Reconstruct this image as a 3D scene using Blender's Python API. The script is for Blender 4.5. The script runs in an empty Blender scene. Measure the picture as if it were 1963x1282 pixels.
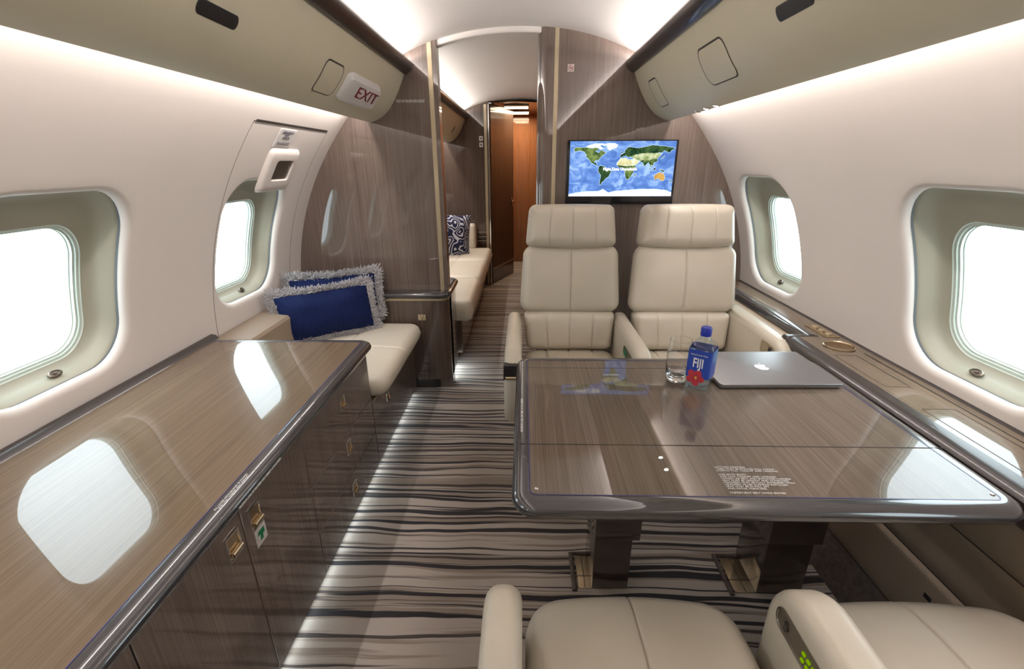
import bpy, bmesh, math, random
import numpy as np
from mathutils import Vector, Matrix
random.seed(7)
SC = bpy.context.scene
COL = SC.collection
pi = math.pi
V = Vector

# ------------------------------------------------------------------ camera, world, lights, exposure
cam_d = bpy.data.cameras.new('camera'); cam = bpy.data.objects.new('camera', cam_d); COL.objects.link(cam)
cam_d.sensor_width = 36.0; cam_d.sensor_fit = 'HORIZONTAL'
cam_d.lens = 880.87/1963*36.0; cam_d.clip_start = 0.02
R = Matrix(((0.999733, -0.00483502, 0.02259537), (0.022859, 0.34979589, -0.93654701), (-0.00337555, 0.93681346, 0.34981301)))
cam.matrix_world = Matrix.Translation((0, 0, 1.3)) @ R.to_4x4()
SC.camera = cam
SC.view_settings.view_transform = 'Standard'; SC.view_settings.look = 'None'
SC.view_settings.exposure = 0.4; SC.view_settings.gamma = 1.0; SC.view_settings.use_curve_mapping = False
SC.cycles.use_denoising = True
SC.cycles.max_bounces = 10; SC.cycles.diffuse_bounces = 5; SC.cycles.glossy_bounces = 5
SC.cycles.transmission_bounces = 8; SC.cycles.transparent_max_bounces = 12
SC.cycles.sample_clamp_indirect = 6.0
SC.cycles.caustics_reflective = False; SC.cycles.caustics_refractive = False
world = bpy.data.worlds.new('daylight'); SC.world = world; world.use_nodes = True
bg = world.node_tree.nodes['Background']; bg.inputs[0].default_value = (0.80, 0.93, 1.0, 1); bg.inputs[1].default_value = 4.8

C = -0.025          # cabin centre line
YB = 2.56           # bulkhead
YR = -3.4           # rear wall
YF = 5.1            # partition at the end of the forward cabin

def area_light(name, loc, direction, sx, sy, power, color, spread=pi):
    d = bpy.data.lights.new(name, 'AREA'); d.shape = 'RECTANGLE'; d.size = sx; d.size_y = sy
    d.energy = power; d.color = color; d.spread = spread
    o = bpy.data.objects.new(name, d); COL.objects.link(o); o.location = loc
    z = -V(direction).normalized(); y = V((0, 1, 0)); x = y.cross(z).normalized(); y = z.cross(x)
    o.matrix_world = Matrix.Translation(loc) @ Matrix((x, y, z)).transposed().to_4x4()
    return o
WARM = (1.0, 0.915, 0.885)
for s, nm in ((-1, 'left'), (1, 'right')):
    L = YB - 0.06 - YR
    yc = (YB - 0.06 + YR)/2
    area_light('ceiling_cove_light_'+nm, (C+s*0.592, yc, 1.750), (-s*0.75, 0, 1), 0.03, L, 42, WARM)
    area_light('wall_wash_light_'+nm, (C+s*0.789, yc, 1.562), (s*0.40, 0, -1), 0.012, L, 18, WARM)
    area_light('forward_cove_light_'+nm, (C+s*0.592, 3.85, 1.750), (-s*0.75, 0, 1), 0.03, 2.3, 13, (1, .96, .92))
area_light('forward_wall_wash_light', (C-0.797, 3.85, 1.562), (-0.40, 0, -1), 0.016, 2.3, 12, WARM)
area_light('galley_lamp_light', (-.05, 5.9, 1.84), (0, 0, -1), .25, .8, 8, (1, .74, .5))
# low-level strips that light the carpet under the left cabinets and the forward divan
area_light('floor_strip_light', (-0.655, 0.75, 0.022), (1, 0, -.35), 0.02, 3.4, 1.0, (0.85, 0.97, 1.0))
area_light('partition_floor_light', (-0.50, 2.72, 0.05), (1, 0, -.5), 0.03, 0.26, 1.2, (0.85, 0.97, 1.0))

# ------------------------------------------------------------------ materials
def mat(name):
    m = bpy.data.materials.new(name); m.use_nodes = True
    nt = m.node_tree; b = nt.nodes['Principled BSDF']
    return m, nt, b
def setp(b, **k):
    names = dict(col='Base Color', rough='Roughness', metal='Metallic', coat='Coat Weight', coatr='Coat Roughness', ior='IOR',
                 trans='Transmission Weight', spec='Specular IOR Level', sheen='Sheen Weight', emis='Emission Color', es='Emission Strength', alpha='Alpha', coatior='Coat IOR')
    for a, v in k.items():
        if a in ('col', 'emis'): v = (*v, 1) if len(v) == 3 else v
        b.inputs[names[a]].default_value = v
def N(nt, t, **k):
    n = nt.nodes.new(t)
    for a, v in k.items(): setattr(n, a, v)
    return n
def coords(nt, scale=(1, 1, 1), rot=(0, 0, 0), kind='Object'):
    tc = N(nt, 'ShaderNodeTexCoord'); mp = N(nt, 'ShaderNodeMapping')
    mp.inputs['Scale'].default_value = scale; mp.inputs['Rotation'].default_value = rot
    nt.links.new(tc.outputs[kind], mp.inputs['Vector']); return mp.outputs[0]
def noise(nt, vec, scale=1, detail=3, rough=.5, dist=0):
    n = N(nt, 'ShaderNodeTexNoise'); n.inputs['Scale'].default_value = scale; n.inputs['Detail'].default_value = detail
    n.inputs['Roughness'].default_value = rough; n.inputs['Distortion'].default_value = dist
    nt.links.new(vec, n.inputs['Vector']); return n.outputs[0]
def ramp(nt, fac, stops, interp='LINEAR'):
    r = N(nt, 'ShaderNodeValToRGB'); r.color_ramp.interpolation = interp
    el = r.color_ramp.elements
    while len(el) < len(stops): el.new(.5)
    for e, (p, c) in zip(el, stops): e.position = p; e.color = (*c, 1) if len(c) == 3 else c
    nt.links.new(fac, r.inputs[0]); return r.outputs[0]
def mixc(nt, fac, a, b, mode='MIX'):
    m = N(nt, 'ShaderNodeMix', data_type='RGBA', blend_type=mode)
    for i, v in ((0, fac), (6, a), (7, b)):
        if hasattr(v, 'links'): nt.links.new(v, m.inputs[i])
        elif i == 0: m.inputs[0].default_value = v
        else: m.inputs[i].default_value = (*v, 1)
    return m.outputs[2]
def mth(nt, op, a, b=0.0, c=0.0):
    m = N(nt, 'ShaderNodeMath', operation=op)
    for i, v in enumerate((a, b, c)):
        if hasattr(v, 'links'): nt.links.new(v, m.inputs[i])
        else: m.inputs[i].default_value = v
    return m.outputs[0]
def bump(nt, b, h, strength=.2, dist=.001):
    n = N(nt, 'ShaderNodeBump'); n.inputs['Strength'].default_value = strength; n.inputs['Distance'].default_value = dist
    nt.links.new(h, n.inputs['Height']); nt.links.new(n.outputs[0], b.inputs['Normal'])
def plain(name, col, rough=.5, **k):
    m, nt, b = mat(name); setp(b, col=col, rough=rough, **k)
    return m
def grained(name, col, rough=.5, var=.08, scale=40, bs=.1, **k):
    m, nt, b = mat(name); setp(b, rough=rough, **k)
    v = coords(nt); n = noise(nt, v, scale, 4)
    d = tuple(c*(1-var) for c in col); e = tuple(min(1, c*(1+var)) for c in col)
    nt.links.new(ramp(nt, n, [(.3, d), (.7, e)]), b.inputs['Base Color'])
    n2 = noise(nt, v, scale*12, 2)
    bump(nt, b, n2, bs, .0006)
    return m
def wood(name, dark, light, axis='z', rough=.3, coat=1.0, coatr=.03, fine=1.0, coatior=1.5):
    m, nt, b = mat(name)
    lo, hi = 2.2, 90*fine
    sc = {'z': (hi, hi, lo), 'y': (hi, lo, hi), 'x': (lo, hi, hi)}[axis]
    v = coords(nt, sc)
    n1 = noise(nt, v, 1.0, 4, .6)
    v2 = coords(nt, tuple(q*3.3 for q in sc)); n2 = noise(nt, v2, 1.0, 2, .5)
    v3 = coords(nt, tuple(q*.16 for q in sc)); n3 = noise(nt, v3, 1.0, 2, .5)
    f = mth(nt, 'ADD', mth(nt, 'MULTIPLY', n1, .5), mth(nt, 'ADD', mth(nt, 'MULTIPLY', n2, .3), mth(nt, 'MULTIPLY', n3, .2)))
    nt.links.new(ramp(nt, f, [(.36, dark), (.64, light)]), b.inputs['Base Color'])
    setp(b, rough=rough, coat=coat, coatr=coatr, coatior=coatior, spec=.08)
    return m
M = {}
M['lining'] = grained('cabin_lining', (.66, .61, .575), .55, .015, 3, .02)
M['ceiling'] = grained('ceiling_lining', (.70, .665, .63), .6, .015, 3, .02)
M['bin'] = grained('bin_leather', (.60, .55, .415), .42, .02, 5, .03)
M['seam'] = plain('dark_seam', (.03, .022, .018), .7)
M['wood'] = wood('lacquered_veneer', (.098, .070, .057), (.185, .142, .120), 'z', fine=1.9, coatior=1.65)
M['wood_x'] = wood('lacquered_veneer_crosswise', (.062, .040, .030), (.15, .108, .085), 'x')
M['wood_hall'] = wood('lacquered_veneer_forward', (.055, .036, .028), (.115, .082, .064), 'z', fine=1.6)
M['wood_warm'] = wood('warm_mahogany_veneer', (.20, .085, .036), (.36, .165, .075), 'z', fine=1.5)
M['top'] = wood('worktop_veneer', (.120, .084, .053), (.190, .140, .092), 'y', rough=.25, fine=2.8, coatior=1.5, coatr=.015)
M['table'] = wood('table_veneer', (.090, .069, .051), (.170, .134, .104), 'y', rough=.25, fine=2.4, coatior=1.5, coatr=.015)
M['rim'] = plain('dark_lacquered_rim', (.035, .033, .036), .25, coat=1.0, coatr=.03, coatior=1.55)
M['rim_brown'] = plain('brown_black_rim', (.026, .018, .016), .4, coat=.5, coatr=.05, coatior=1.42)
M['leg_gloss'] = plain('glossy_dark_brown_lacquer', (.05, .034, .026), .3, coat=1.0, coatr=.02, coatior=1.8)
M['blue_line'] = plain('blue_inlay_line', (.03, .03, .16), .3)
M['brass'] = grained('brushed_brass', (.60, .49, .34), .2, .05, 30, .02, metal=1.0)
M['gold_strip'] = grained('satin_gold_strip', (.50, .42, .29), .32, .05, 20, .02, metal=.6)
M['chrome'] = plain('chrome', (.75, .74, .72), .12, metal=1.0)
M['leather'] = grained('cream_leather', (.53, .48, .395), .36, .03, 9, .12)
M['leather_tan'] = grained('tan_leather', (.47, .375, .275), .42, .03, 9, .1)
M['leather_white'] = grained('ivory_leather', (.70, .65, .54), .42, .03, 9, .1)
M['panel'] = grained('brown_side_leather', (.27, .205, .15), .5, .04, 8, .1)
M['dado'] = grained('brown_wall_carpet', (.11, .085, .075), .95, .25, 60, .6)
M['black'] = plain('black_plastic', (.012, .012, .013), .35)
M['black_gloss'] = plain('black_glass', (.01, .01, .011), .08)
M['white'] = plain('white_plastic', (.66, .64, .63), .4)
M['white_print'] = plain('white_print', (.8, .8, .8), .5)
M['black_print'] = plain('dark_print', (.10, .09, .12), .5)
M['red_print'] = plain('dark_red_print', (.20, .008, .02), .4)
M['green_print'] = plain('green_print', (.0, .22, .09), .4)
M['frame'] = grained('window_reveal', (.35, .335, .265), .45, .01, 4, .02)
M['pane_frame'] = plain('pale_green_window_frame', (.50, .56, .50), .35)
M['gasket'] = plain('grey_gasket', (.07, .075, .08), .5)
M['alu'] = grained('space_grey_aluminium', (.27, .265, .27), .38, .01, 30, .02, metal=.75)
M['alu_dark'] = plain('dark_aluminium', (.03, .03, .032), .4, metal=.5)
M['pewter'] = plain('pewter', (.22, .19, .16), .3, metal=.9)
def glass_mat(name, tint, ior=1.45, gl=.9):
    m = bpy.data.materials.new(name); m.use_nodes = True; nt = m.node_tree; nt.nodes.clear()
    o = N(nt, 'ShaderNodeOutputMaterial'); mx = N(nt, 'ShaderNodeMixShader'); t = N(nt, 'ShaderNodeBsdfTransparent'); g = N(nt, 'ShaderNodeBsdfGlossy')
    t.inputs[0].default_value = (*tint, 1); g.inputs['Roughness'].default_value = .01
    f = N(nt, 'ShaderNodeLayerWeight'); f.inputs[0].default_value = .5
    fac = mth(nt, 'ADD', mth(nt, 'MULTIPLY', mth(nt, 'POWER', f.outputs[1], 4.0), .8), .035*gl)
    nt.links.new(fac, mx.inputs[0]); nt.links.new(t.outputs[0], mx.inputs[1]); nt.links.new(g.outputs[0], mx.inputs[2]); nt.links.new(mx.outputs[0], o.inputs[0])
    return m
M['pane'] = glass_mat('window_pane', (.97, 1, .99))
M['glass'] = glass_mat('clear_tumbler_glass', (.97, .98, .98), 1.5)
m, nt, b = mat('thick_glass'); setp(b, col=(1, 1, 1), rough=.0, trans=1.0, ior=1.45); M['thick_glass'] = m
M['clear'] = glass_mat('clear_bottle_plastic', (.86, .93, .97), 1.4, 2.0)
# carpet: irregular black, brown and taupe stripes running across the aisle
m, nt, b = mat('striped_carpet'); setp(b, rough=.95, sheen=.2)
tc = N(nt, 'ShaderNodeTexCoord'); sx = N(nt, 'ShaderNodeSeparateXYZ'); nt.links.new(tc.outputs['Object'], sx.inputs[0])
w1 = noise(nt, coords(nt, (1.6, 3.0, 1)), 1, 2); w2 = noise(nt, coords(nt, (5, 9, 1)), 1, 2)
yy = mth(nt, 'ADD', sx.outputs[1], mth(nt, 'ADD', mth(nt, 'MULTIPLY', w1, .075), mth(nt, 'MULTIPLY', w2, .012)))
def band(xs, fy, seed, lo, hi, detail=1.0):
    cv = N(nt, 'ShaderNodeCombineXYZ')
    nt.links.new(mth(nt, 'MULTIPLY', sx.outputs[0], xs), cv.inputs[0]); nt.links.new(mth(nt, 'MULTIPLY', yy, fy), cv.inputs[1]); cv.inputs[2].default_value = seed
    n = noise(nt, cv.outputs[0], 1, detail, .5)
    mr = N(nt, 'ShaderNodeMapRange'); mr.inputs[1].default_value = lo; mr.inputs[2].default_value = hi; nt.links.new(n, mr.inputs[0]); return mr.outputs[0]
pile = noise(nt, coords(nt, (1, 1, 1)), 420, 2)
base = mixc(nt, pile, (.33, .29, .255), (.55, .49, .44))
base = mixc(nt, mth(nt, 'MULTIPLY', band(.9, 38, 3.3, .52, .58, 2), .7), base, (.20, .155, .12))
base = mixc(nt, mth(nt, 'MULTIPLY', band(.35, 52, 9.1, .570, .590, 1), .93), base, (.045, .035, .034))
base = mixc(nt, mth(nt, 'MULTIPLY', band(.5, 44, 17.7, .603, .617, 1), .97), base, (.014, .012, .017))
nt.links.new(base, b.inputs['Base Color']); bump(nt, b, pile, .5, .002); M['carpet'] = m
# corduroy blue velvet
m, nt, b = mat('blue_ribbed_velvet'); setp(b, rough=.85, spec=.25)
wv = N(nt, 'ShaderNodeTexWave'); wv.inputs['Scale'].default_value = 38; nt.links.new(coords(nt, (1, 0, 0)), wv.inputs['Vector'])
nt.links.new(mixc(nt, wv.outputs[1], (.002, .004, .024), (.004, .018, .11)), b.inputs['Base Color']); bump(nt, b, wv.outputs[1], .6, .003); M['blue'] = m
# maze pattern cushion
m, nt, b = mat('navy_maze_pattern_fabric'); setp(b, rough=.85)
n = noise(nt, coords(nt), 9, 0); n2 = noise(nt, coords(nt, (1, 1, 1)), 17, 0)
q = mth(nt, 'FRACT', mth(nt, 'MULTIPLY', mth(nt, 'ADD', n, mth(nt, 'MULTIPLY', n2, .35)), 7.5))
nt.links.new(ramp(nt, q, [(.0, (.006, .009, .045)), (.56, (.006, .009, .045)), (.62, (.5, .52, .58)), (.92, (.5, .52, .58)), (.97, (.006, .008, .03))]), b.inputs['Base Color']); M['maze'] = m
M['fringe'] = grained('grey_white_fringe', (.37, .36, .37), .9, .75, 160, .3)
def emit(name, col, s):
    m = bpy.data.materials.new(name); m.use_nodes = True; nt = m.node_tree; nt.nodes.clear()
    o = N(nt, 'ShaderNodeOutputMaterial'); e = N(nt, 'ShaderNodeEmission'); e.inputs[0].default_value = (*col, 1); e.inputs[1].default_value = s
    nt.links.new(e.outputs[0], o.inputs[0]); return m, nt, e
M['lamp'] = emit('warm_ceiling_lamp', (1, .78, .52), 7)[0]
m, nt, e = emit('map_ocean', (0, 0, 0), 1.0)
n = noise(nt, coords(nt, (1, 1, 1.6)), 11, 5, .6, 1.2)
nt.links.new(ramp(nt, n, [(.34, (.07, .16, .46)), (.50, (.13, .26, .64)), (.66, (.36, .54, .88))]), e.inputs[0]); M['ocean'] = m
def land(name, a, c, sc=30):
    m, nt, e = emit(name, a, 1.0); n = noise(nt, coords(nt), sc, 4, .6)
    nt.links.new(ramp(nt, n, [(.4, a), (.62, c)]), e.inputs[0]); return m
M['green'] = land('map_green', (.02, .06, .02), (.20, .28, .08)); M['sand'] = land('map_sand', (.62, .58, .30), (.9, .85, .58))
M['taiga'] = land('map_taiga', (.01, .035, .015), (.06, .12, .04)); M['ochre'] = land('map_ochre', (.35, .17, .03), (.62, .36, .09)); M['ice'] = land('map_ice', (.85, .88, .95), (1, 1, 1))
M['steppe'] = land('map_steppe', (.25, .32, .12), (.62, .66, .40), 40)
M['coast'] = emit('map_coast', (.55, .75, .98), 1.0)[0]
M['screen_text'] = emit('screen_text', (1, 1, 1), 1.2)[0]
M['reading_lens'] = emit('reading_light_lens', (1, .97, .9), 12)[0]
M['led_green'] = emit('green_indicator', (.40, .75, .0), .35)[0]

# ------------------------------------------------------------------ object helpers
def tag(o, label=None, cat=None, group=None, kind=None):
    if label: o['label'] = label
    if cat: o['category'] = cat
    if group: o['group'] = group
    if kind: o['kind'] = kind
    return o
def empty(name, loc, label, cat, group=None):
    o = bpy.data.objects.new(name, None); COL.objects.link(o); o.location = loc; o.empty_display_size = .05
    return tag(o, label, cat, group)
def origin(o):
    p = V((0, 0, 0))
    while o is not None: p = p + o.location; o = o.parent
    return p
def obj(name, bm, m, parent=None, smooth=True, angle=40, doubles=True):
    if doubles: bmesh.ops.remove_doubles(bm, verts=bm.verts, dist=1e-5)
    bmesh.ops.recalc_face_normals(bm, faces=bm.faces)
    if parent is not None:
        off = -origin(parent)
        bmesh.ops.translate(bm, verts=bm.verts, vec=off)
    me = bpy.data.meshes.new(name); bm.to_mesh(me); bm.free()
    if smooth:
        for p in me.polygons: p.use_smooth = True
        me.set_sharp_from_angle(angle=math.radians(angle))
    ms = m if isinstance(m, (list, tuple)) else [m]
    for x in ms: me.materials.append(M[x])
    o = bpy.data.objects.new(name, me); COL.objects.link(o)
    if parent is not None: o.parent = parent
    return o
def struct(name, bm, m, parent=None, **k):
    o = obj(name, bm, m, parent, **k)
    if parent is None: o['kind'] = 'structure'
    return o
def B(): return bmesh.new()
def quad(bm, pts, mi=0):
    f = bm.faces.new([bm.verts.new(p) for p in pts]); f.material_index = mi; return f
def box(bm, x0, x1, y0, y1, z0, z1, bev=0, seg=2, mi=0):
    r = bmesh.ops.create_cube(bm, size=1.0); vs = r['verts']
    for v in vs: v.co = V(((x0+x1)/2+v.co.x*(x1-x0), (y0+y1)/2+v.co.y*(y1-y0), (z0+z1)/2+v.co.z*(z1-z0)))
    fs = set(f for v in vs for f in v.link_faces)
    for f in fs: f.material_index = mi
    if bev > 0:
        es = list(set(e for v in vs for e in v.link_edges))
        bmesh.ops.bevel(bm, geom=es, offset=bev, segments=seg, profile=.5, affect='EDGES')
    return bm
def extrude_poly(bm, pts, vec, cap=True, mi=0):
    a = [bm.verts.new(p) for p in pts]; b_ = [bm.verts.new(V(p)+V(vec)) for p in pts]; n = len(pts)
    for i in range(n):
        f = bm.faces.new((a[i], a[(i+1) % n], b_[(i+1) % n], b_[i])); f.material_index = mi
    if cap:
        f1 = bm.faces.new(a); f2 = bm.faces.new(b_[::-1]); f1.material_index = mi; f2.material_index = mi
    return bm
def ygrid(bm, prof, ys, close=False):       # sweep an xz profile along y
    rows = [[bm.verts.new((x, y, z)) for x, z in prof] for y in ys]
    n = len(prof)
    for i in range(len(ys)-1):
        for j in range(n if close else n-1):
            bm.faces.new((rows[i][j], rows[i][(j+1) % n], rows[i+1][(j+1) % n], rows[i+1][j]))
    if close:
        bm.faces.new(rows[0]); bm.faces.new(rows[-1][::-1])
    return bm
def lathe(bm, prof, cx, cy, n=40, cap=True):
    rings = []
    for r, z in prof: rings.append([bm.verts.new((cx+r*math.cos(2*pi*k/n), cy+r*math.sin(2*pi*k/n), z)) for k in range(n)])
    for i in range(len(rings)-1):
        for k in range(n): bm.faces.new((rings[i][k], rings[i][(k+1) % n], rings[i+1][(k+1) % n], rings[i+1][k]))
    if cap:
        bm.faces.new(rings[0][::-1]); bm.faces.new(rings[-1])
    return bm
def tube(bm, pts, r, n=10, closed=False):
    pts = [V(p) for p in pts]; m_ = len(pts); rings = []; up = V((0, 0, 1))
    for i, p in enumerate(pts):
        d = (pts[(i+1) % m_]-pts[i-1]) if closed else (pts[min(i+1, m_-1)]-pts[max(i-1, 0)])
        d.normalize(); u = up if abs(d.dot(up)) < .9 else V((1, 0, 0))
        a = d.cross(u).normalized(); c = a.cross(d)
        rings.append([bm.verts.new(p+(a*math.cos(2*pi*k/n)+c*math.sin(2*pi*k/n))*r) for k in range(n)])
    for i in range(m_ if closed else m_-1):
        A, Bq = rings[i], rings[(i+1) % m_]
        for k in range(n): bm.faces.new((A[k], A[(k+1) % n], Bq[(k+1) % n], Bq[k]))
    if not closed: bm.faces.new(rings[0][::-1]); bm.faces.new(rings[-1])
    return bm
def rrect(x0, x1, y0, y1, r, seg=6, which=(1, 1, 1, 1)):   # ccw from lower-left; which corners are rounded
    out = []
    for (cx, cy, a0, w, px, py) in ((x0+r, y0+r, pi, which[0], x0, y0), (x1-r, y0+r, 1.5*pi, which[1], x1, y0), (x1-r, y1-r, 0, which[2], x1, y1), (x0+r, y1-r, .5*pi, which[3], x0, y1)):
        if w: out += [(cx+r*math.cos(a0+i*pi/2/seg), cy+r*math.sin(a0+i*pi/2/seg)) for i in range(seg+1)]
        else: out.append((px, py))
    return out
def inset_poly(pts, d):
    n = len(pts); out = []
    for i in range(n):
        p0, p1, p2 = V(pts[i-1]), V(pts[i]), V(pts[(i+1) % n])
        e1 = (p1-p0).normalized(); e2 = (p2-p1).normalized()
        n1 = V((-e1.y, e1.x)); n2 = V((-e2.y, e2.x)); k = (n1+n2)
        if k.length < 1e-6: k = n1
        k.normalize(); out.append(tuple(p1+k*(d/max(.4, k.dot(n1)))))
    return out
def rings(bm, polys, cap0=False, cap1=False, mi=0):   # polys: list of 3d loops of equal length
    vs = [[bm.verts.new(p) for p in L] for L in polys]; n = len(vs[0])
    for i in range(len(vs)-1):
        for k in range(n):
            f = bm.faces.new((vs[i][k], vs[i][(k+1) % n], vs[i+1][(k+1) % n], vs[i+1][k])); f.material_index = mi
    if cap0: bm.faces.new(vs[0][::-1]).material_index = mi
    if cap1: bm.faces.new(vs[-1]).material_index = mi
    return bm
def text(name, s, loc, xdir, ydir, size, m, parent, extrude=.0003, align='LEFT', sx=1.0, bold=0.0, spacing=1.0):
    c = bpy.data.curves.new(name, 'FONT'); c.body = s; c.size = size; c.extrude = extrude; c.align_x = align; c.align_y = 'CENTER'
    c.offset = bold; c.space_line = spacing; c.resolution_u = 3
    c.materials.append(M[m]); o = bpy.data.objects.new(name, c); COL.objects.link(o)
    x = V(xdir).normalized(); y = V(ydir).normalized(); z = x.cross(y).normalized(); y = z.cross(x)
    loc = V(loc) - (origin(parent) if parent else V((0, 0, 0)))
    o.matrix_world = Matrix.Translation(loc) @ Matrix((x, y, z)).transposed().to_4x4() @ Matrix.Diagonal((sx, 1, 1, 1))
    bpy.context.view_layer.update()
    me = bpy.data.meshes.new_from_object(o.evaluated_get(bpy.context.evaluated_depsgraph_get())); me.name = name
    if len(me.materials) == 0: me.materials.append(M[m])
    mw = o.matrix_world.copy(); bpy.data.objects.remove(o); o = bpy.data.objects.new(name, me); COL.objects.link(o); o.matrix_world = mw
    if parent: o.parent = parent
    return o

# soft cushion: local u (width), v (height), w (thickness); grooves are seams
def cushion(bm, w, h, t, r=.05, R=.03, nu=44, nv=44, gu=(), gv=(), gd=.006, gw=.006, bulge=.01, warp=None, back=True):
    def nodes(n, L, gr):
        base = [math.sin((i/n-.5)*pi)*.5*.55+(i/n-.5)*.45*1.0 for i in range(n+1)]
        base = [b_/base[-1] for b_ in base]
        for g in gr:
            for e in (-1.6, -.8, 0, .8, 1.6): base.append((g+e*gw)/(L/2))
        base = sorted(base); out = [base[0]]
        for q in base[1:]:
            if q-out[-1] > .0015: out.append(q)
        out[-1] = 1.0; return out
    us = nodes(nu, w, gu); vs_ = nodes(nv, h, gv)
    def P(a, b_):
        m_ = max(abs(a), abs(b_))
        if m_ < 1e-9: return 0.0, 0.0
        pa, pb = a/m_*w/2, b_/m_*h/2
        ax, bx = abs(pa)-(w/2-r), abs(pb)-(h/2-r)
        if ax > 0 and bx > 0:
            # move the square-corner point to the arc
            L = max(ax, bx); q = min(ax, bx)/L; ang = q*pi/4
            dx, dy = (math.cos(ang), math.sin(ang)) if ax >= bx else (math.sin(ang), math.cos(ang))
            pa = math.copysign(w/2-r+r*dx, pa); pb = math.copysign(h/2-r+r*dy, pb)
        return pa*m_, pb*m_
    grid = {}
    for sgn in (1, -1):
        for i, a in enumerate(us):
            for j, b_ in enumerate(vs_):
                edge = i in (0, len(us)-1) or j in (0, len(vs_)-1)
                if edge and sgn == -1: grid[(sgn, i, j)] = grid[(1, i, j)]; continue
                x, y = P(a, b_); m_ = max(abs(a), abs(b_))
                d = min(w/2-abs(x), h/2-abs(y)) if m_ < 1 else 0
                ax, bx = abs(x)-(w/2-r), abs(y)-(h/2-r)
                if ax > 0 and bx > 0: d = min(d, max(0, r-math.hypot(ax, bx)))
                k = 1.0 if d >= R else math.sqrt(max(0, 1-(1-d/R)**2))
                z = (t/2-bulge)*k + bulge*(1-(2*x/w)**2)*(1-(2*y/h)**2)*k
                if edge: z = 0
                if sgn == 1:
                    for g in gu: z -= gd*math.exp(-((x-g)/(gw*.6))**2)*k
                    for g in gv: z -= gd*math.exp(-((y-g)/(gw*.6))**2)*k
                p = V((x, y, z*sgn))
                if warp: p = warp(p)
                grid[(sgn, i, j)] = bm.verts.new(p)
    for sgn in (1, -1):
        for i in range(len(us)-1):
            for j in range(len(vs_)-1):
                q = [grid[(sgn, i, j)], grid[(sgn, i+1, j)], grid[(sgn, i+1, j+1)], grid[(sgn, i, j+1)]]
                if len(set(q)) < 3: continue
                q = list(dict.fromkeys(q))
                try: bm.faces.new(q if sgn == 1 else q[::-1])
                except ValueError: pass
    return bm
def place(bm, origin_, xdir, ydir):
    x = V(xdir).normalized(); y = V(ydir).normalized(); z = x.cross(y).normalized(); y = z.cross(x)
    bmesh.ops.transform(bm, matrix=Matrix.Translation(origin_) @ Matrix((x, y, z)).transposed().to_4x4(), verts=bm.verts)
    return bm

# ------------------------------------------------------------------ cabin cross-section
_z = [0, .2, .45, .65, .8, .97, 1.124, 1.25, 1.377, 1.49, 1.53, 1.65]
_h = [1.08, 1.19, 1.245, 1.25, 1.232, 1.188, 1.13, 1.065, .985, .895, .86, .745]
_poly = np.polyfit(_z, _h, 5); _dp = np.polyder(_poly)
def W(z): return float(np.polyval(_poly, z))
def wp(s, y, z, d=0.0):
    sl = float(np.polyval(_dp, z)); n = V((1, 0, -sl)).normalized()
    return V((C+s*(W(z)+d*n.x), y, z+d*n.z))
def ceil_z(x, drop=0.0):
    q = (x-C)**2; return 1.912-.31*q-.17*q*q-drop
ZLO, ZHI, ZTOP = .50, 1.445, 1.67
NZ, NY = 26, 18

# ---- floor
bm = B(); quad(bm, [(-1.15, YR, 0), (1.10, YR, 0), (1.10, 6.6, 0), (-1.15, 6.6, 0)]); struct('floor', bm, 'carpet')
# ---- ceiling
bm = B(); xs = [C+(-.83+1.66*i/40) for i in range(41)]
ygrid(bm, [(x, ceil_z(x)) for x in xs], [YR-.02, YB+.03]); struct('ceiling', bm, 'ceiling')
bm = B(); ygrid(bm, [(x, ceil_z(x)) for x in xs], [YB+.028, 6.6])
struct('ceiling', bm, 'ceiling'); bm = B()
rings(bm, [[(x, y, ceil_z(x, d)) for x in xs[8:-8]] + [(x, y, ceil_z(x, -.03)) for x in xs[8:-8][::-1]] for y, d in ((YB+.012, .020), (YB+.016, .024), (YB+.064, .024), (YB+.068, .020))], cap0=True, cap1=True)
struct('trim_6', bm, 'ceiling')

# ---- walls with window openings
def ring_pt(a, b_, hy, zl, zh, r, yc):
    zc = (zl+zh)/2; hz = (zh-zl)/2; y, z = a*hy, b_*hz
    ax, bx = abs(y)-(hy-r), abs(z)-(hz-r)
    if ax > 0 and bx > 0:
        L = max(ax, bx); q = min(ax, bx)/L; ang = q*pi/4
        dy, dz = (math.cos(ang), math.sin(ang)) if ax >= bx else (math.sin(ang), math.cos(ang))
        y = math.copysign(hy-r+r*dy, y); z = math.copysign(hz-r+r*dz, z)
    return yc+y, zc+z
def perim():
    out = []
    for i in range(NY): out.append((-1+2*i/NY, -1))
    for i in range(NZ): out.append((1, -1+2*i/NZ))
    for i in range(NY): out.append((1-2*i/NY, 1))
    for i in range(NZ): out.append((-1, 1-2*i/NZ))
    return out
PER = perim()
def loop_at(s, yc, hy, zl, zh, r, d): return [wp(s, *ring_pt(a, b_, hy, zl, zh, r, yc), d) for a, b_ in PER]
OPEN = dict(hy=.230, zl=.722, zh=1.228, r=.13)
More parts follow.
